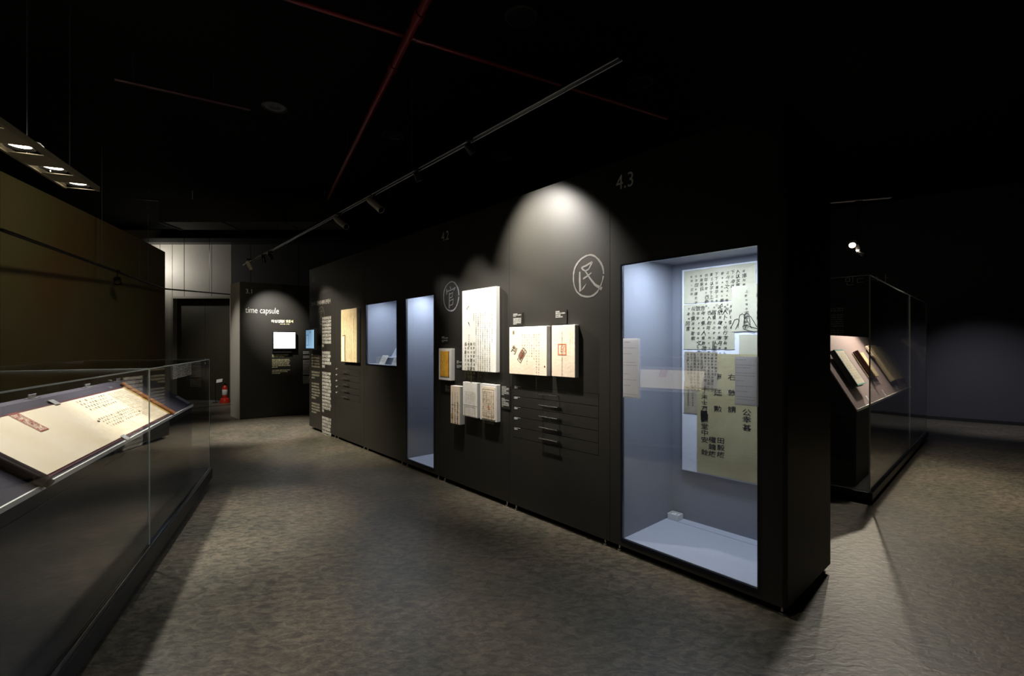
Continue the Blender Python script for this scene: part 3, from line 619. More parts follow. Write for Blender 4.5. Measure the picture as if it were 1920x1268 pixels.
# ================================================================== far partition
FP = thing('far_partition', 'black freestanding partition with the words time capsule and a monitor at the far end', 'partition', PT)
H3 = 2.57
MB().box(0, 1.25, 0, 0.02, 0.012, H3).build('front_panel', BLACK, FP)
MB().box(1.253, 3.4, 0, 0.02, 0.012, H3).build('front_panel', BLACK, FP)
e = PT.inverted() @ Vector((-5.52, 9.15, 0))
mb = MB(); q = [(0, 0.0, 0), (0, 0.02, 0), (e.x+0.02, e.y, 0), (e.x, e.y, 0)]
mb.add(q+[(x, y, H3) for x, y, _ in q], [(0,1,2,3),(7,6,5,4),(0,4,5,1),(1,5,6,2),(2,6,7,3),(3,7,4,0)]); mb.build('end_panel', mat('partition_end_lit', 'bcb8ac', 0.6), FP)  # paler paint carries part of the light on this end
MB().box(e.x+0.02, 3.4, e.y-0.02, e.y, 0.012, H3).build('back_panel', BLK2, FP)
p = hit(PT, 460, 550); line(FP, '3.1', p.x, p.z, 0.12, GREYV, sx=0.9, name='section_number')
p = hit(PT, 460, 586.5); q = hit(PT, 523, 586.5); g = glyphs('time capsule', 0, 3); wd = max(v[0] for v in g[0])
line(FP, 'time capsule', p.x, p.z, 0.165, VINYL, off=-0.012, sx=(q.x-p.x)/(wd*0.165), name='title')
p = hit(PT, 508.5, 604.5); line(FP, '타임캡슐', p.x, p.z, 0.06, VINYL, off=0.02, name='headline', res=1)
p = hit(PT, 524, 604.5); line(FP, '속의 옛문서', p.x, p.z, 0.06, VINYLY, off=0.02, sx=0.85, name='headline', res=1)
p = hit(PT, 525, 608.5); line(FP, 'records of life', p.x, p.z, 0.03, VINYLY, off=0.01, name='subtitle', res=1)
p = hit(PT, 510, 664); q = hit(PT, 544, 664)
para(FP, p.x, p.z, q.x-p.x, 0.0295, [.9, .65, 0, .96, 1, .96, .92, 1, .3, 0, 1, .85, .45], VINYLY, off=0.02, fill=0.6)
p = hit(PT, 568, 658); q = hit(PT, 585, 658)
para(FP, p.x, p.z, q.x-p.x, 0.0295, [1, 1, 0, 1, .7, 0, 1, 1, 1, 1, 1, 1, 1, 1, 1, 1, 0, 1, 1, 1, 1, 1], VINYL, seed=4, off=0.02, fill=0.65)

# ================================================================== left glass case
GC = thing('glass_case', 'long low glass case at the left holding the open scroll', 'display case', LC)
XL, WC, GT, GB = -4.7, 1.0, 1.25, 0.15
MB().box(XL, 0.02, -0.025, WC+0.025, 0.04, GB-0.012).build('plinth', PLINTH, GC, 0.006)
MB().box(XL, -0.02, 0.03, WC-0.03, 0.0, 0.04).build('toe_kick', BLK2, GC)
MB().box(XL, 0.006, -0.008, -0.003, GB-0.012, GB-0.004).box(0.003, 0.008, -0.008, WC, GB-0.012, GB-0.004).build('sill_strip', CHROME, GC)
g = 0.006; J = -2.01
for x0, x1 in ((XL, J-0.002), (J+0.002, -g)):
    MB().box(x0, x1, 0, g, GB-0.01, GT).build('glass_pane', GL, GC)
    MB().box(x0, x1, WC-g, WC, GB-0.01, GT).build('glass_pane', GL, GC)
    MB().box(x0, x1, g+0.0005, WC-g-0.0005, GT-g, GT).build('glass_pane', GL, GC)
MB().box(-g, 0, 0, WC, GB-0.01, GT).build('glass_pane', GL, GC)
e_ = MB()
e_.box(XL, 0.0005, -0.001, 0.0, GT-0.006, GT+0.0005)              # long polished edges
e_.box(-0.001, 0.0008, -0.0008, WC, GT-0.004, GT+0.0008)
e_.box(-0.0015, 0.001, -0.001, 0.0015, GB, GT)
e_.box(J-0.0018, J+0.0018, -0.0005, g, GB, GT)
e_.box(J-0.0018, J+0.0018, g, WC-g, GT-g, GT+0.0005)
e_.box(XL, 0, WC-0.001, WC+0.0005, GT-0.004, GT)
e_.build('glass_edge', EDGE, GC)
# inner body with two sloping desks
B0, B1 = XL+0.02, -0.27
MB().box(B0, B1, 0.10, 0.90, GB, 0.745).build('inner_body', BODY, GC, 0.003)
MB().prism([(0.10, 0.75), (0.90, 0.75), (0.90, 0.815), (0.542, 1.085), (0.458, 1.085), (0.10, 0.815)], B0, B1).build('desk_core', BODY, GC)
MB().prism([(0.098, 0.815), (0.098, 0.828), (0.458, 1.099), (0.542, 1.099), (0.90, 0.828), (0.90, 0.815), (0.542, 1.0855), (0.458, 1.0855)], B0, B1).build('desk_top', DESK, GC)
MB().box(B0, B1, 0.088, 0.0975, 0.808, 0.828).build('white_lip', WHITE, GC)
# text on the glass
p = hit(LC, 324, 713); q = hit(LC, 358.5, 713); r_ = hit(LC, 340, 681)
para(GC, p.x, r_.z+0.0, q.x-p.x, (r_.z-p.z)/10.5, [1]*10, mat('glass_text', 'c8c8bc', 0.6), face_at(0), 0.001, off=0.02, fill=0.5)
p = hit(LC, 383.5, 685); para(GC, p.x, p.z+0.07, 0.05, 0.012, [1, 1, 0, .8, 1], VINYL, face_at(0), 0.001)
# the scroll on the desk
DN = Vector((0, -0.271, 0.36)).normalized(); DV = Vector((0, 0.36, 0.271)).normalized(); DO = Vector((0, 0.098, 0.828))
def dk(px, py, lift=0.0):
    q = hit(LC, px, py, DN, DO+DN*lift); return Vector(((q-DO).x, (q-DO).dot(DV), 0))
SC = thing('open_scroll', 'long cream scroll with a red rectangular seal, unrolled on the left case desk', 'scroll', LC)
def on(x, v, l=0.0): return DO+Vector((x, 0, 0))+DV*v+DN*l
xr = dk(318, 775).x; v0 = dk(314, 776).y; v1 = dk(222, 726).y; xl = dk(68, 909).x
xr = (dk(318, 775).x+dk(226, 724).x)/2
v0 = max(0.012, dk(200, 840).y); v1 = min(0.44, dk(100, 757).y)
def rect(x0, x1, a_, b_, l0, t): return MB().slab([on(x0, a_), on(x1, a_), on(x1, b_), on(x0, b_)], DN, t, l0)
rect(xl, xr, v0, v1, 0.0015, 0.002).build('silk_border', MAROON, SC)
# paper, slightly wavy
mb = MB(); nx, nv = 60, 8; vs_ = []
for j in range(nv+1):
    for i in range(nx+1):
        x = xl+0.03+(xr-xl-0.05)*i/nx; v = v0+0.013+(v1-v0-0.026)*j/nv
        vs_.append(on(x, v, 0.006+0.001*math.sin(x*9+j*0.7)*math.sin(j*0.8)))
mb.add(vs_, [(j*(nx+1)+i, j*(nx+1)+i+1, (j+1)*(nx+1)+i+1, (j+1)*(nx+1)+i) for j in range(nv) for i in range(nx)]); mb.sm = True
PAPS = mat('scroll_paper', 'f2e6ce', 0.85, 'e9dabb', 3, bump=0.15, bscale=25)
mb.build('paper', PAPS, SC)
rect(xl, xl+0.035, v0+0.005, v1-0.005, 0.006, 0.002).build('silk_end', SILK, SC)
rect(xr-0.045, xr-0.005, v0+0.005, v1-0.005, 0.006, 0.002).build('silk_end', SILK, SC)
MB().tube([on(xr, v0-0.02, 0.017), on(xr, v1+0.025, 0.017)], 0.0165, 14).build('roller', WOOD, SC)
MB().tube([on(xl, v0-0.025, 0.024), on(xl, v1+0.02, 0.024)], 0.0235, 14).build('roller', DWOOD, SC)
MB().tube([on(xl, v0-0.04, 0.024), on(xl, v0-0.025, 0.024)], 0.018, 12).build('roller_knob', DWOOD, SC)
plS = (DO, Vector((1, 0, 0)), DV, DN)
def sx_(px, py): q = dk(px, py); return q.x, q.y
def block(p0, p1, ncol, size, m, seed, nch, off=0.0, jit=0.1, pitch=1.1, name='writing'):
    (xa, va), (xb, vb) = p0, p1
    columns(SC, xa, va, ncol, (xb-xa)/max(1, ncol-1), nch, size*1.12, m, plS, 0.022+off, jit, seed=seed, lift=0.0085, name=name, pitch=pitch)
X = lambda f: xl+(xr-xl)*f; V = lambda f: v0+(v1-v0)*f
block((X(.80), V(.90)), (X(.965), V(.90)), 13, 0.0125, INKF, 81, 24)
block((X(.56), V(.90)), (X(.76), V(.90)), 11, 0.016, INKF, 82, 4, pitch=1.5)
block((X(.52), V(.47)), (X(.78), V(.47)), 15, 0.015, INKF, 83, 4, pitch=1.4)
m_ = MB()
for f in (.62, .66): m_.slab([on(X(f), V(.1)), on(X(f)+.0015, V(.1)), on(X(f)+.0015, V(.86)), on(X(f), V(.86))], DN, .0004, .0076)
m_.build('fold_line', mat('fold_tan', 'b39c6c', 0.9), SC)
pa = dk(17, 783); pb = dk(79, 802); cxs, cvs = (pa.x+pb.x)/2, (dk(48, 795)).y
m_ = MB(); framering(m_, plS, cxs, cvs, 0.082, 0.15, 0.006, 0.0, 0.0086)
rr = random.Random(9)
for i in range(3):
    for j in range(7): put(m_, gcen(rr.choice('印璽之寶朝鮮國王'), 0.02), plS, cxs+(i-1)*0.023, cvs+0.057-j*0.019, 0.018, 1.15, 0.0087)
m_.build('red_seal', RED, SC)['kind'] = 'stuff'
m_ = MB(); put(m_, gcen('◆'), plS, X(.80), V(.33), 0.02, 1.6, 0.0087); put(m_, gcen('◆'), plS, X(.50), V(.44), 0.018, 2, 0.0087); m_.build('worm_hole', INK, SC)['kind'] = 'stuff'
# clips holding the scroll and tags on the ridge
for i, (px, py) in enumerate([(100, 757), (229, 820.5)]):
    q = dk(px, py)
    T = thing('acrylic_clip', ['clear clip holding the upper edge of the scroll', 'clear clip holding the lower edge of the scroll'][i], 'clip', LC, (q.x, 0, 0), 'clips on the scroll')
    mb = MB(); P = lambda x, v, l: on(x, v, l)
    s_ = 1 if i == 0 else -1; ve = (v1 if i == 0 else v0)
    mb.slab([P(-.03, ve-.02, 0), P(.03, ve-.02, 0), P(.03, ve+.02, 0), P(-.03, ve+.02, 0)], DN, 0.002, 0.0085).build('strap', CLEAR, T)
    MB().slab([P(-.03, ve+s_*.02-.004, 0), P(.03, ve+s_*.02-.004, 0), P(.03, ve+s_*.02+.004, 0), P(-.03, ve+s_*.02+.004, 0)], DN, 0.0085, 0.0005).build('foot', CLEAR, T)
for i, (px, py) in enumerate([(60, 752), (164, 730), (222, 717)]):
    q = hit(LC, px, py, (0, 1, 0), (0, 0.5, 0))
    T = thing('acrylic_support', ['clear bent support on the case ridge, nearest the camera', 'clear bent support on the case ridge, middle of the three', 'clear bent support on the case ridge above the wooden roller'][i], 'support', LC, (q.x, 0.5, 1.0995), 'clear supports on the case ridge')
    MB().box(-.04, .04, -.02, .02, 0, .003).build('base', CLEAR, T)
    MB().box(-.04, .04, -.0015, .0015, .003, .022).tube([(-.04, 0, .022), (.04, 0, .022)], 0.0035, 6).build('rim', CLEAR, T)
q = dk(344, 752)
T = thing('label_card', 'white label card at the far end of the left case desk', 'label card', LC)
MB().slab([on(B1-0.10, 0.02), on(B1-0.012, 0.02), on(B1-0.012, 0.14), on(B1-0.10, 0.14)], DN, 0.004, 0.001).build('card', mat('card_grey', '9a9ca6', 0.6), T)
para(T, B1-0.095, 0.135, 0.075, 0.012, [.5, 1, 1, .9, 0, 1, 1, .6], INKF, plS, 0.0056)

# ================================================================== right glass case
RG = thing('glass_case', 'tall glass case at the right with books on a steep mauve desk', 'display case', RC)
XW, LY, GT2, GB2 = -1.25, 4.16, 2.013, 0.108
MB().box(XW, 0.02, -0.02, LY+0.02, 0.03, GB2-0.008).build('plinth', PLINTH, RG, 0.006)
MB().box(XW+0.05, -0.04, 0.03, LY-0.04, 0.0, 0.03).build('toe_kick', BLK2, RG)
MB().box(-g*1.1, 0.003, -0.003, LY, GB2-0.008, GB2-0.001).box(XW, 0, -0.004, 0.002, GB2-0.008, GB2-0.001).build('sill_strip', CHROME, RG)
JY = 2.45
MB().box(XW, -g, 0, g, GB2, GT2).build('glass_pane', GL, RG)
MB().box(XW, -g, LY-g, LY, GB2, GT2).build('glass_pane', GL, RG)
for y0, y1 in ((0, JY-0.002), (JY+0.002, LY)):
    MB().box(-g, 0, y0, y1, GB2, GT2).build('glass_pane', GL, RG)
    MB().box(XW, XW+g, y0+g, y1, GB2, GT2).build('glass_pane', GL, RG)
    MB().box(XW+g, -g, y0+g, y1-g, GT2-g, GT2).build('glass_pane', GL, RG)
MB().box(-0.008, 0.002, -0.002, 0.008, GB2, GT2).box(-0.003, 0.001, JY-0.002, JY+0.002, GB2, GT2).box(-0.003, 0.001, LY-0.003, LY+0.001, GB2, GT2).box(-0.003, 0.001, 0, LY, GT2-0.004, GT2+0.0008).box(XW, 0, -0.001, 0.001, GT2-0.004, GT2+0.0008).build('glass_edge', EDGE, RG)
# inner body: steep desk facing the right pane; profile in x,z extruded along y
def yprism(prof, y0, y1):
    n = len(prof); mb = MB(); return mb.add([(x, y0, z) for x, z in prof]+[(x, y1, z) for x, z in prof], [tuple(range(n)), tuple(range(2*n-1, n-1, -1))]+[(i, n+i, n+(i+1) % n, (i+1) % n) for i in range(n)])
xa, za, xb, zb = -0.125, 0.798, -0.52, 1.50
MB().box(-0.9, xa-0.002, 0.152, 3.6, GB2, 0.72).build('inner_body', BODY, RG, 0.003)
yprism([(-0.9, 0.725), (xa, 0.725), (xa, za-0.012), (xb-0.01, zb-0.012), (xb-0.06, zb-0.012), (-0.9, 0.85)], 0.15, 3.6).build('desk_core', BODY, RG)
yprism([(xa+0.003, za-0.012), (xa+0.003, za), (xb, zb), (xb-0.06, zb), (xb-0.06, zb-0.011), (xb-0.008, zb-0.011), (xa, za-0.012)], 0.15, 3.6).build('desk_top', DESKR, RG)
MB().box(xa+0.0035, xa+0.012, 0.15, 3.6, za-0.016, za+0.006).build('white_lip', WHITE, RG)
RN = Vector((zb-za, 0, xa-xb)).normalized(); RV = Vector((xb-xa, 0, zb-za)).normalized(); RO = Vector((xa, 0, za))
RU = Vector((0, 1, 0)); plR = (RO, RU, RV, RN)
def rk(px, py, l=0.03): q = hit(RC, px, py, RN, RO+RN*l)-RO; return q.y, q.dot(RV)
def ro(y, v, l=0): return RO+RU*y+RV*v+RN*l
def rp(cx, cy, l=0.03): return rk(1540+cx/6.341, 600+cy/6.341, l)
def book(name, label, cat, pts, t, lift, m, cover, grp='open books on the mauve desk', inset=0.0):
    P = [rp(*p, l=lift+t) for p in pts]
    ys = sorted([P[0][0], P[3][0]]), sorted([P[1][0], P[2][0]])
    y0 = (P[0][0]+P[3][0])/2; y1 = (P[1][0]+P[2][0])/2; va = (P[2][1]+P[3][1])/2; vb = (P[0][1]+P[1][1])/2
    va = max(va, 0.03)
    if y1-y0 > 0.52: y0 = y1-0.5
    c = RC @ ro((y0+y1)/2, va)
    T = thing(name, label, cat, RC, (0, 0, 0), grp)
    def R(a, b, c_, d, l0, tt): return MB().slab([ro(a, c_, 0), ro(b, c_, 0), ro(b, d, 0), ro(a, d, 0)], RN, tt, l0)
    R(y0-0.006, y1+0.006, va-0.006, vb+0.006, lift, t*0.35).build('cover', cover, T)
    R(y0, y1, va, vb, lift+t*0.36, t*0.64).build('page_block', m, T)
    return T, y0, y1, va, vb, lift+t, R
T, y0, y1, va, vb, l, R = book('picture_book', 'white illustrated book with teal borders, first on the mauve desk', 'book', [(165, 360), (262, 345), (520, 750), (435, 790)], 0.05, 0.03, mat('page_white', 'd9cfbe', 0.8, 'c9bda8', 30), mat('book_dark', '1c2320', 0.5))
m_ = MB(); framering(m_, plR, (y0+y1)/2, (va+vb)/2, y1-y0, vb-va, 0.012, 0, l+0.0006); m_.build('teal_border', TEAL, T)
columns(T, y0+0.03, vb-0.05, 5, (y1-y0-0.06)/4, int((vb-va-.06)/.03), 0.024, INKF, plR, 0.0, seed=91, lift=l+0.0008)
R(y0-0.004, y0-0.001, va, vb, 0.03, 0.05).build('spine', mat('book_dark', '1c2320', 0.5), T)
T, y0, y1, va, vb, l, R = book('rolled_document', 'tan document with a dark wooden roller, second on the mauve desk', 'scroll', [(415, 390), (490, 390), (695, 660), (625, 680)], 0.02, 0.015, BOOKT, mat('book_dark2', '3a2018', 0.5))
columns(T, y0+0.03, vb-0.05, 3, 0.04, 6, 0.026, INKF, plR, 0.0, seed=92, lift=l+0.0008)
MB().tube([ro(y0-0.035, va-0.02, 0.035), ro(y0-0.035, vb+0.02, 0.035)], 0.03, 14).build('roller', mat('roller_maroon', '3a1a14', 0.35), T)
R(y0-0.085, y0-0.03, va-0.01, vb+0.01, 0.002, 0.008).build('back_sheet', PAPT, T)
T, y0, y1, va, vb, l, R = book('open_book', 'long tan open book with two columns of bold writing, third on the mauve desk', 'book', [(570, 310), (640, 295), (925, 690), (805, 745)], 0.03, 0.02, BOOKT, BOOKO)
columns(T, y0+(y1-y0)*.35, vb-(vb-va)*.25, 2, (y1-y0)*.33, 9, 0.034, INK, plR, 0.012, seed=93, lift=l+0.0008)
MB().slab([ro(y0-0.07, vb-0.14, 0), ro(y0-0.003, vb-0.18, 0), ro(y0-0.003, vb, 0), ro(y0-0.07, vb-0.01, 0)], RN, 0.02, 0.02).build('turned_page', PAPC, T)
T, y0, y1, va, vb, l, R = book('thread_bound_book', 'plain brownish book with a worn cover, fourth on the mauve desk', 'book', [(695, 315), (770, 310), (1025, 670), (930, 695)], 0.03, 0.02, BOOKO, BOOKT)
columns(T, y0+(y1-y0)*.3, vb-0.05, 1, .1, 10, 0.022, INKF, plR, 0.0, seed=94, lift=l+0.0008)
for i, (c0, c1) in enumerate([((515, 895), (600, 970)), ((715, 820), (780, 900)), ((865, 760), (930, 820)), ((1010, 715), (1055, 775))]):
    a = rp(*c0, l=0.01); b = rp(*c1, l=0.01); y0 = min(a[0], b[0]); 
    yc = rp((c0[0]+c1[0])/2, (c0[1]+c1[1])/2, l=0.01)[0]
    T = thing('label_card', 'white label card on the mauve desk below the '+['teal-bordered book', 'dark wooden roller', 'book with two bold columns', 'plain worn book'][i], 'label card', RC, (0, 0, 0), 'label cards on the mauve desk')
    MB().slab([ro(yc-0.035, 0.012, 0), ro(yc+0.035, 0.012, 0), ro(yc+0.035, 0.085, 0), ro(yc-0.035, 0.085, 0)], RN, 0.004, 0.001).build('card', WHITE, T)
    para(T, yc-0.03, 0.08, 0.06, 0.009, [.5, 1, 1, .9, 1], INKF, plR, 0.0058)
# writing on the near pane
p = hit(RC, 1581, 577); q = hit(RC, 1581, 631)
para(RG, p.x-0.30, p.z+0.01, 0.30, (p.z-q.z)/13, [1, 1, 0, 1, 1, 1, 1, 1, 1, 0, 1, 1, 1], mat('glass_text_dim', 'd0d4d4', 0.6), face_at(0), 0.001, off=0.0, fill=0.5)
p = hit(RC, 1583, 535); line(RG, '민ㄷ ㅋㅏ', p.x, p.z, 0.085, mat('glass_logo', 'c4c4c4', 0.6), off=-0.01, name='glass_emblem', res=1)

# ================================================================== overhead: tracks, spots, pipes
def head(loc, aim, label, lit=True, L=0.16, R=0.042, up=0.12, m=HEADM, rec=0.03, name='spotlight', grp='track spotlights'):
    loc = Vector(loc); d = (Vector(aim)-loc).normalized()
    M = Matrix.Translation(loc) @ d.to_track_quat('-Z', 'Y').to_matrix().to_4x4()
    T = thing(name, label, 'spotlight', Matrix.Translation(loc), (0, 0, 0), grp)
    Rm = d.to_track_quat('-Z', 'Y').to_matrix().to_4x4()
    def tr(mb): mb.v = [tuple(Rm @ Vector(v)) for v in mb.v]; return mb
    tr(MB().lathe([(0, L), (R*0.8, L), (R, L*0.85), (R, 0.02), (R, 0.0), (R*0.93, 0.0), (R*0.90, 0.004)], k=20)).build('housing', m, T)
    tr(MB().lathe([(R*0.92, 0.003), (R*0.88, rec+0.005), (0, rec+0.005)], k=20)).build('baffle', BAFF, T)
    tr(MB().lathe([(0, rec), (R*0.86, rec), (R*0.86, rec-0.004), (0, rec-0.004)], k=20)).build('lens', LAMPE if lit else LAMPD, T)
    c = Rm @ Vector((0, 0, L*0.6))
    MB().tube([c, c+Vector((0, 0, up))], 0.008, 8).build('stem', RUB, T)
    MB().box(c.x-.03, c.x+.03, c.y-.02, c.y+.02, c.z+up-0.012, c.z+up+.012).build('adapter', RUB, T)
def track(name, pts, label, gauge=0.018, m=TRACKM, hang=()):
    T = thing(name, label, 'lighting track', I4, pts[0])
    o0 = Vector(pts[0]); P = [Vector(p)-o0 for p in pts]
    for (a, b) in zip(P, P[1:]):
        d = (b-a).normalized(); n = Vector((-d.y, d.x, 0)).normalized()*gauge; z = Vector((0, 0, 0.02))
        MB().add([a-n, a+n, b+n, b-n, a-n+z, a+n+z, b+n+z, b-n+z], [(0,3,2,1),(4,5,6,7),(0,1,5,4),(1,2,6,5),(2,3,7,6),(3,0,4,7)]).build('rail', RUB, T)
        e = MB()
        for s_ in (-1, 1): e.tube([a+n*s_-z*0.1, b+n*s_-z*0.1], 0.0035, 6)
        e.build('rail_edge', m, T)
    for h in hang:
        h = Vector(h)-o0; MB().tube([h+Vector((0, 0, 0.02)), Vector((h.x, h.y, CH-0.002-o0.z))], 0.004, 6).build('hanger_rod', ROD, T)
    return T
track('lighting_track', [TRK(2.45), TRK(8.9)], 'long double-edged lighting track hanging over the display wall', hang=[TRK(4.09), TRK(7.2)])
head(H1, A1, 'tilted track spotlight with a bright rim, left of its twin above the display wall', up=0.09, L=0.23, R=0.034, rec=0.18)
head(H2, A2, 'tilted track spotlight with a dark front, right of its twin above the display wall', up=0.09, L=0.23, R=0.034, rec=0.18)
head(H3_, A3, 'added black track spotlight above the warm-lit document', up=0.06, m=RUB, L=0.12, R=0.03, rec=0.08)
head(H5, A5, 'added black spotlight to brighten the lower trio of frames', m=RUB, L=0.08, R=0.026, up=0.06, rec=0.05)
head(HQ, PT @ Vector((0.9, 0, 1.4)), 'dark track spotlight at the far end of the track over the partition', False, up=0.09, R=0.035)
head(HP, AP, 'small dark track spotlight facing the words time capsule', up=0.06, R=0.03, L=0.12, rec=0.09, m=RUB)
head(L_DOC, A_DOC, 'black spotlight over the framed documents', m=RUB, L=0.08, R=0.028, up=0.06, rec=0.05)
track('wall_track', [(-4.93, 4.5, 2.5), (-5.80, 6.6, 2.5), (-6.92, 9.3, 2.5), (-6.25, 10.35, 2.5)], 'black lighting track hung along the curved olive wall', m=RUB, hang=[(-5.80, 6.6, 2.5), (-6.55, 8.4, 2.5), (-6.78, 9.65, 2.5), (-6.55, 10.1, 2.5)])
head((-5.95, 7.05, 2.33), (-5.0, 6.3, 1.0), 'small black spotlight on the track along the olive wall', False, L=0.1, R=0.05, up=0.14, m=RUB)
# right-hand lamp
track('short_track', [(3.9, 6.15, 3.24), (4.75, 5.85, 3.24)], 'short lighting track above the right glass case', hang=[(4.0, 6.11, 3.24)])
head(LR, RC @ Vector((-0.3, 0.0, 1.2)), 'glaring warm spotlight above the right glass case', True, up=0.53, L=0.1, R=0.04, rec=0.01)
head((4.422, 5.967, 2.60), RC @ Vector((-0.3, 1.7, 1.0)), 'smaller warm spotlight just right of the glaring one', True, up=0.60, L=0.08, R=0.022, rec=0.01)
head((4.475, 5.948, 2.54), (5.6, 5.4, 1.7), 'dark spotlight turned away at the lower right of the glaring one', False, up=0.66, L=0.08, R=0.022, m=RUB)
# lamp tray over the left case
TD = Vector((-3.5+3.03, 3.92-2.76, 0)).normalized(); TN = Vector((-TD.y, TD.x, 0))
tb = Vector((-3.03, 2.76, 0)); end = tb+TD*1.28; beg = tb-TD*1.6; ang = math.atan2(TD.y, TD.x)
MT = Matrix.Translation((beg.x, beg.y, 2.70)) @ Matrix.Rotation(ang, 4, 'Z')
TT = thing('lamp_tray', 'long metal tray of recessed downlights hanging over the left glass case', 'light fitting', MT)
LT = (end-beg).length; WTR = 0.20
MB().box(0, LT, -0.02, 0.0, -0.006, 0.035).build('tray_side', TRAYM, TT)
MB().box(0, LT, WTR, WTR+0.02, -0.006, 0.035).build('tray_side', TRAYM, TT)
iT = MT.inverted(); holesx = sorted((iT @ Vector((x, y, 2.7))).x for x, y in TRAY)
prev = 0.0
for hx_ in holesx:
    if hx_-0.08 > prev: MB().box(prev, hx_-0.08, 0, WTR, 0.0, 0.006).build('tray_plate', TRAYM, TT)
    lm = MB().lathe([(0.078, 0.02), (0.078, 0.012), (0.06, 0.03), (0.055, 0.06)], (hx_, WTR/2, 0), 24).build('lamp_ring', RUB, TT)
    MB().lathe([(0.0, 0.026), (0.058, 0.026), (0.058, 0.05), (0.0, 0.05)], (hx_, WTR/2, 0), 24).build('lamp', LAMPE, TT)
    prev = hx_+0.08
MB().box(prev, LT, 0, WTR, 0.0, 0.006).build('tray_plate', TRAYM, TT)
for hx_ in (0.9, 2.1, LT-0.2): MB().tube([(hx_, WTR/2, 0.006), (hx_, WTR/2, CH-2.702)], 0.004, 6).build('hanger_rod', ROD, TT)
for hx_ in (1.75, 2.35):
    MB().tube([(hx_+0.14*math.cos(a/10*math.pi), WTR*0.7, 0.006+0.16*math.sin(a/10*math.pi)) for a in range(11)], 0.004, 6).build('cable_loop', TRACKM, TT)
for o in [o for o in bpy.data.objects if o.name.startswith('tray_lamp_light')]: o.location = Vector(o.location)+Vector((0, 0, -0.015))
# move lights to the middle of the tray holes
for o, hx_ in zip(sorted([o for o in bpy.data.objects if o.name.startswith('tray_lamp_light')], key=lambda o: (iT @ o.location).x), holesx):
    o.location = MT @ Vector((hx_, WTR/2, 0.012))

def onz(px, py, z): t = (z-EYE)/((HOR-py)/FPX); return Vector(((px-960)/FPX*t, t, z))
# red sprinkler pipes
def pipe(label, pts, r, joints=()):
    T = thing('sprinkler_pipe', label, 'pipe', I4, pts[0]); o0 = Vector(pts[0]); P = [Vector(p)-o0 for p in pts]
    MB().tube(P, r, 12).build('tube', PIPE if r > 0.019 else mat('pipe_dim', '3a1016', 0.4), T)
    for j in joints:
        a = P[0].lerp(P[-1], j); d = (P[-1]-P[0]).normalized()*0.05; MB().tube([a-d, a+d], r*1.3, 12).build('coupling', PIPE, T)
    for j in (0.12, 0.7):
        a = P[0].lerp(P[-1], j); MB().tube([a+Vector((0, 0, r)), Vector((a.x, a.y, CH-0.002-o0.z))], 0.005, 6).build('hanger', ROD, T)
pipe('thick dark red sprinkler pipe running away across the black ceiling', [(-0.10, 2.35, 3.80), onz(615, 372, 3.8)], 0.03, (0.2, 0.32))
pipe('thinner dark red sprinkler pipe crossing behind the thick one', [onz(480, -22, 3.9), onz(1250, 222, 3.9)], 0.021, (0.3,))
pipe('faint dark red branch pipe at the left of the black ceiling', [onz(215, 148, 3.9), onz(470, 205, 3.9)], 0.018)
for i, (px, py, r) in enumerate([(977, 32, 0.10), (1200, 157, 0.10), (940, 294, 0.10), (737, 254, 0.10), (515, 202, 0.10)]):
    lab = ['dim round ceiling speaker nearest the top of the picture', 'dim round ceiling speaker above the 4.3 sign', 'dim round ceiling speaker right of the track, over the scalloped light', 'dim round ceiling speaker between the red pipe and the track', 'faint round ceiling speaker at the end of the branch pipe']
    p = onz(px, py, CH-0.012)
    T = thing('ceiling_speaker', lab[i], 'ceiling speaker', I4, p, 'round ceiling speakers')
    MB().lathe([(0.14, 0.012), (0.14, 0.0), (0.12, -0.004), (0.115, 0.006)], k=28).build('ring', mat('speaker_grey', '2c2d31', 0.4), T)
    MB().lathe([(0.112, 0.006), (0.06, 0.011), (0.04, 0.004), (0.0, 0.003)], k=28).build('cone', mat('speaker_cone', '232428', 0.35), T)
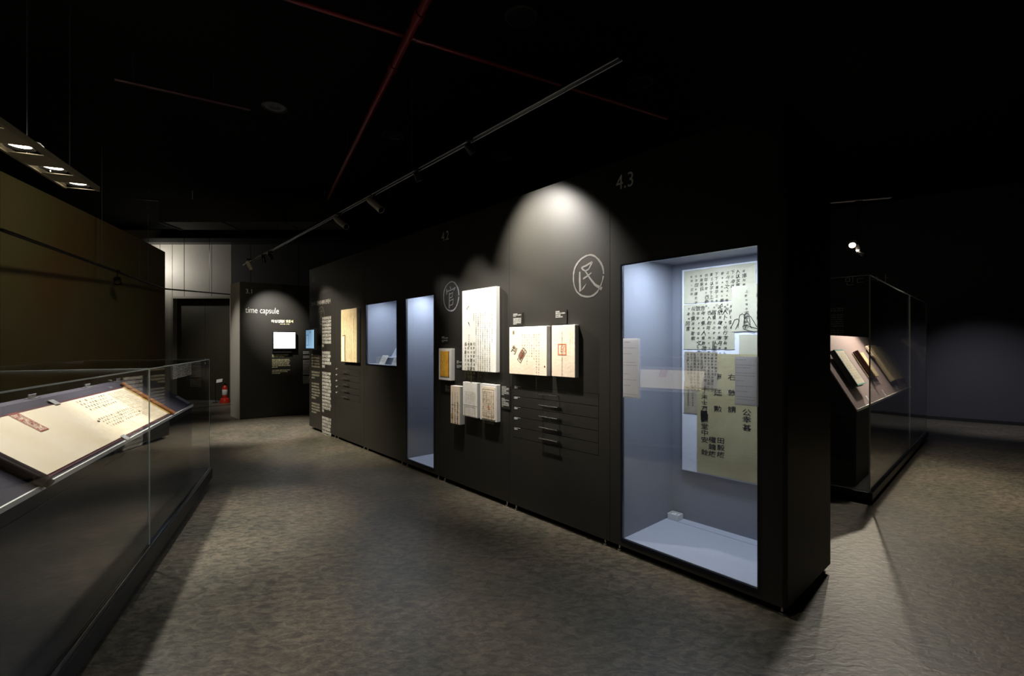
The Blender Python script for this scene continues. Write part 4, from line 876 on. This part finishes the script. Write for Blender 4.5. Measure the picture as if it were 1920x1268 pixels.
# duct and conduit seen over the far wall
a, b = onz(245, 408, 3.95), onz(455, 420, 3.95)
tag(MB().tube([onz(250, 372, 4.05), onz(520, 392, 4.05)], 0.02, 10).build('ceiling_conduit', ROD), 'thin grey conduit under the ceiling in front of the far wall', 'conduit')
T = thing('air_duct', 'dark square air duct above the left end of the hall', 'duct', I4, (-4.6, 8.2, 3.55))
MB().box(-1.6, 1.6, 0, 0.55, 0, 0.4).build('casing', mat('duct_metal', '2a2822', 0.5), T)
for x in (-1.6, -0.5, 0.6, 1.58): MB().box(x, x+0.02, -0.012, 0.562, -0.012, 0.412).build('flange', mat('duct_metal', '2a2822', 0.5), T)
MB().tube([(-1.2, .27, .4), (-1.2, .27, .648)], .005, 6).tube([(1.2, .27, .4), (1.2, .27, .648)], .005, 6).build('hanger_rod', TRACKM, T)

# ================================================================== fire extinguisher and its sign
FE = Vector(((421.5-960)/FPX*11.2, 11.2, 0))
T = thing('fire_extinguisher', 'red fire extinguisher with a white label on a red stand by the dark door', 'extinguisher', Matrix.Translation(FE) @ Matrix.Scale(0.72, 4))
MB().lathe([(0, 0), (0.15, 0), (0.15, 0.05), (0.12, 0.14), (0.085, 0.16), (0, 0.16)], k=20).build('stand', EXRED, T)
MB().lathe([(0.0, 0.16), (0.075, 0.162), (0.078, 0.2), (0.078, 0.48), (0.06, 0.54), (0.025, 0.57), (0.025, 0.60), (0, 0.60)], k=20).build('cylinder', EXRED, T)
MB().lathe([(0.0790, 0.26), (0.0795, 0.261), (0.0795, 0.439), (0.0790, 0.44)], k=20).build('label_band', WHITE, T)
MB().box(-0.012, 0.08, -0.012, 0.012, 0.61, 0.63).box(-0.02, 0.02, -0.02, 0.02, 0.60, 0.65).build('handle', RUB, T)
MB().tube([(0.02, 0, 0.62), (0.11, 0, 0.56), (0.12, 0, 0.4), (0.11, 0, 0.25)], 0.01, 8).build('hose', RUB, T)
T = thing('sign_plate', 'small white sign plate tilted above the fire extinguisher', 'sign', Matrix.Translation(FE+Vector((-0.24, 0.0, 0))) @ Matrix.Scale(0.85, 4))
MB().slab([(0.04, 0, 0.56), (0.21, 0, 0.59), (0.21, 0.02, 0.68), (0.04, 0.02, 0.65)], (0, -1, 0.1), 0.006).build('plate', WHITE, T)
MB().tube([(0, 0.03, 0.0), (0, 0.03, 0.66)], 0.008, 8).lathe([(0, 0), (0.07, 0), (0.07, 0.012), (0, 0.012)], (0, 0.03, 0), 16).build('post', RUB, T)
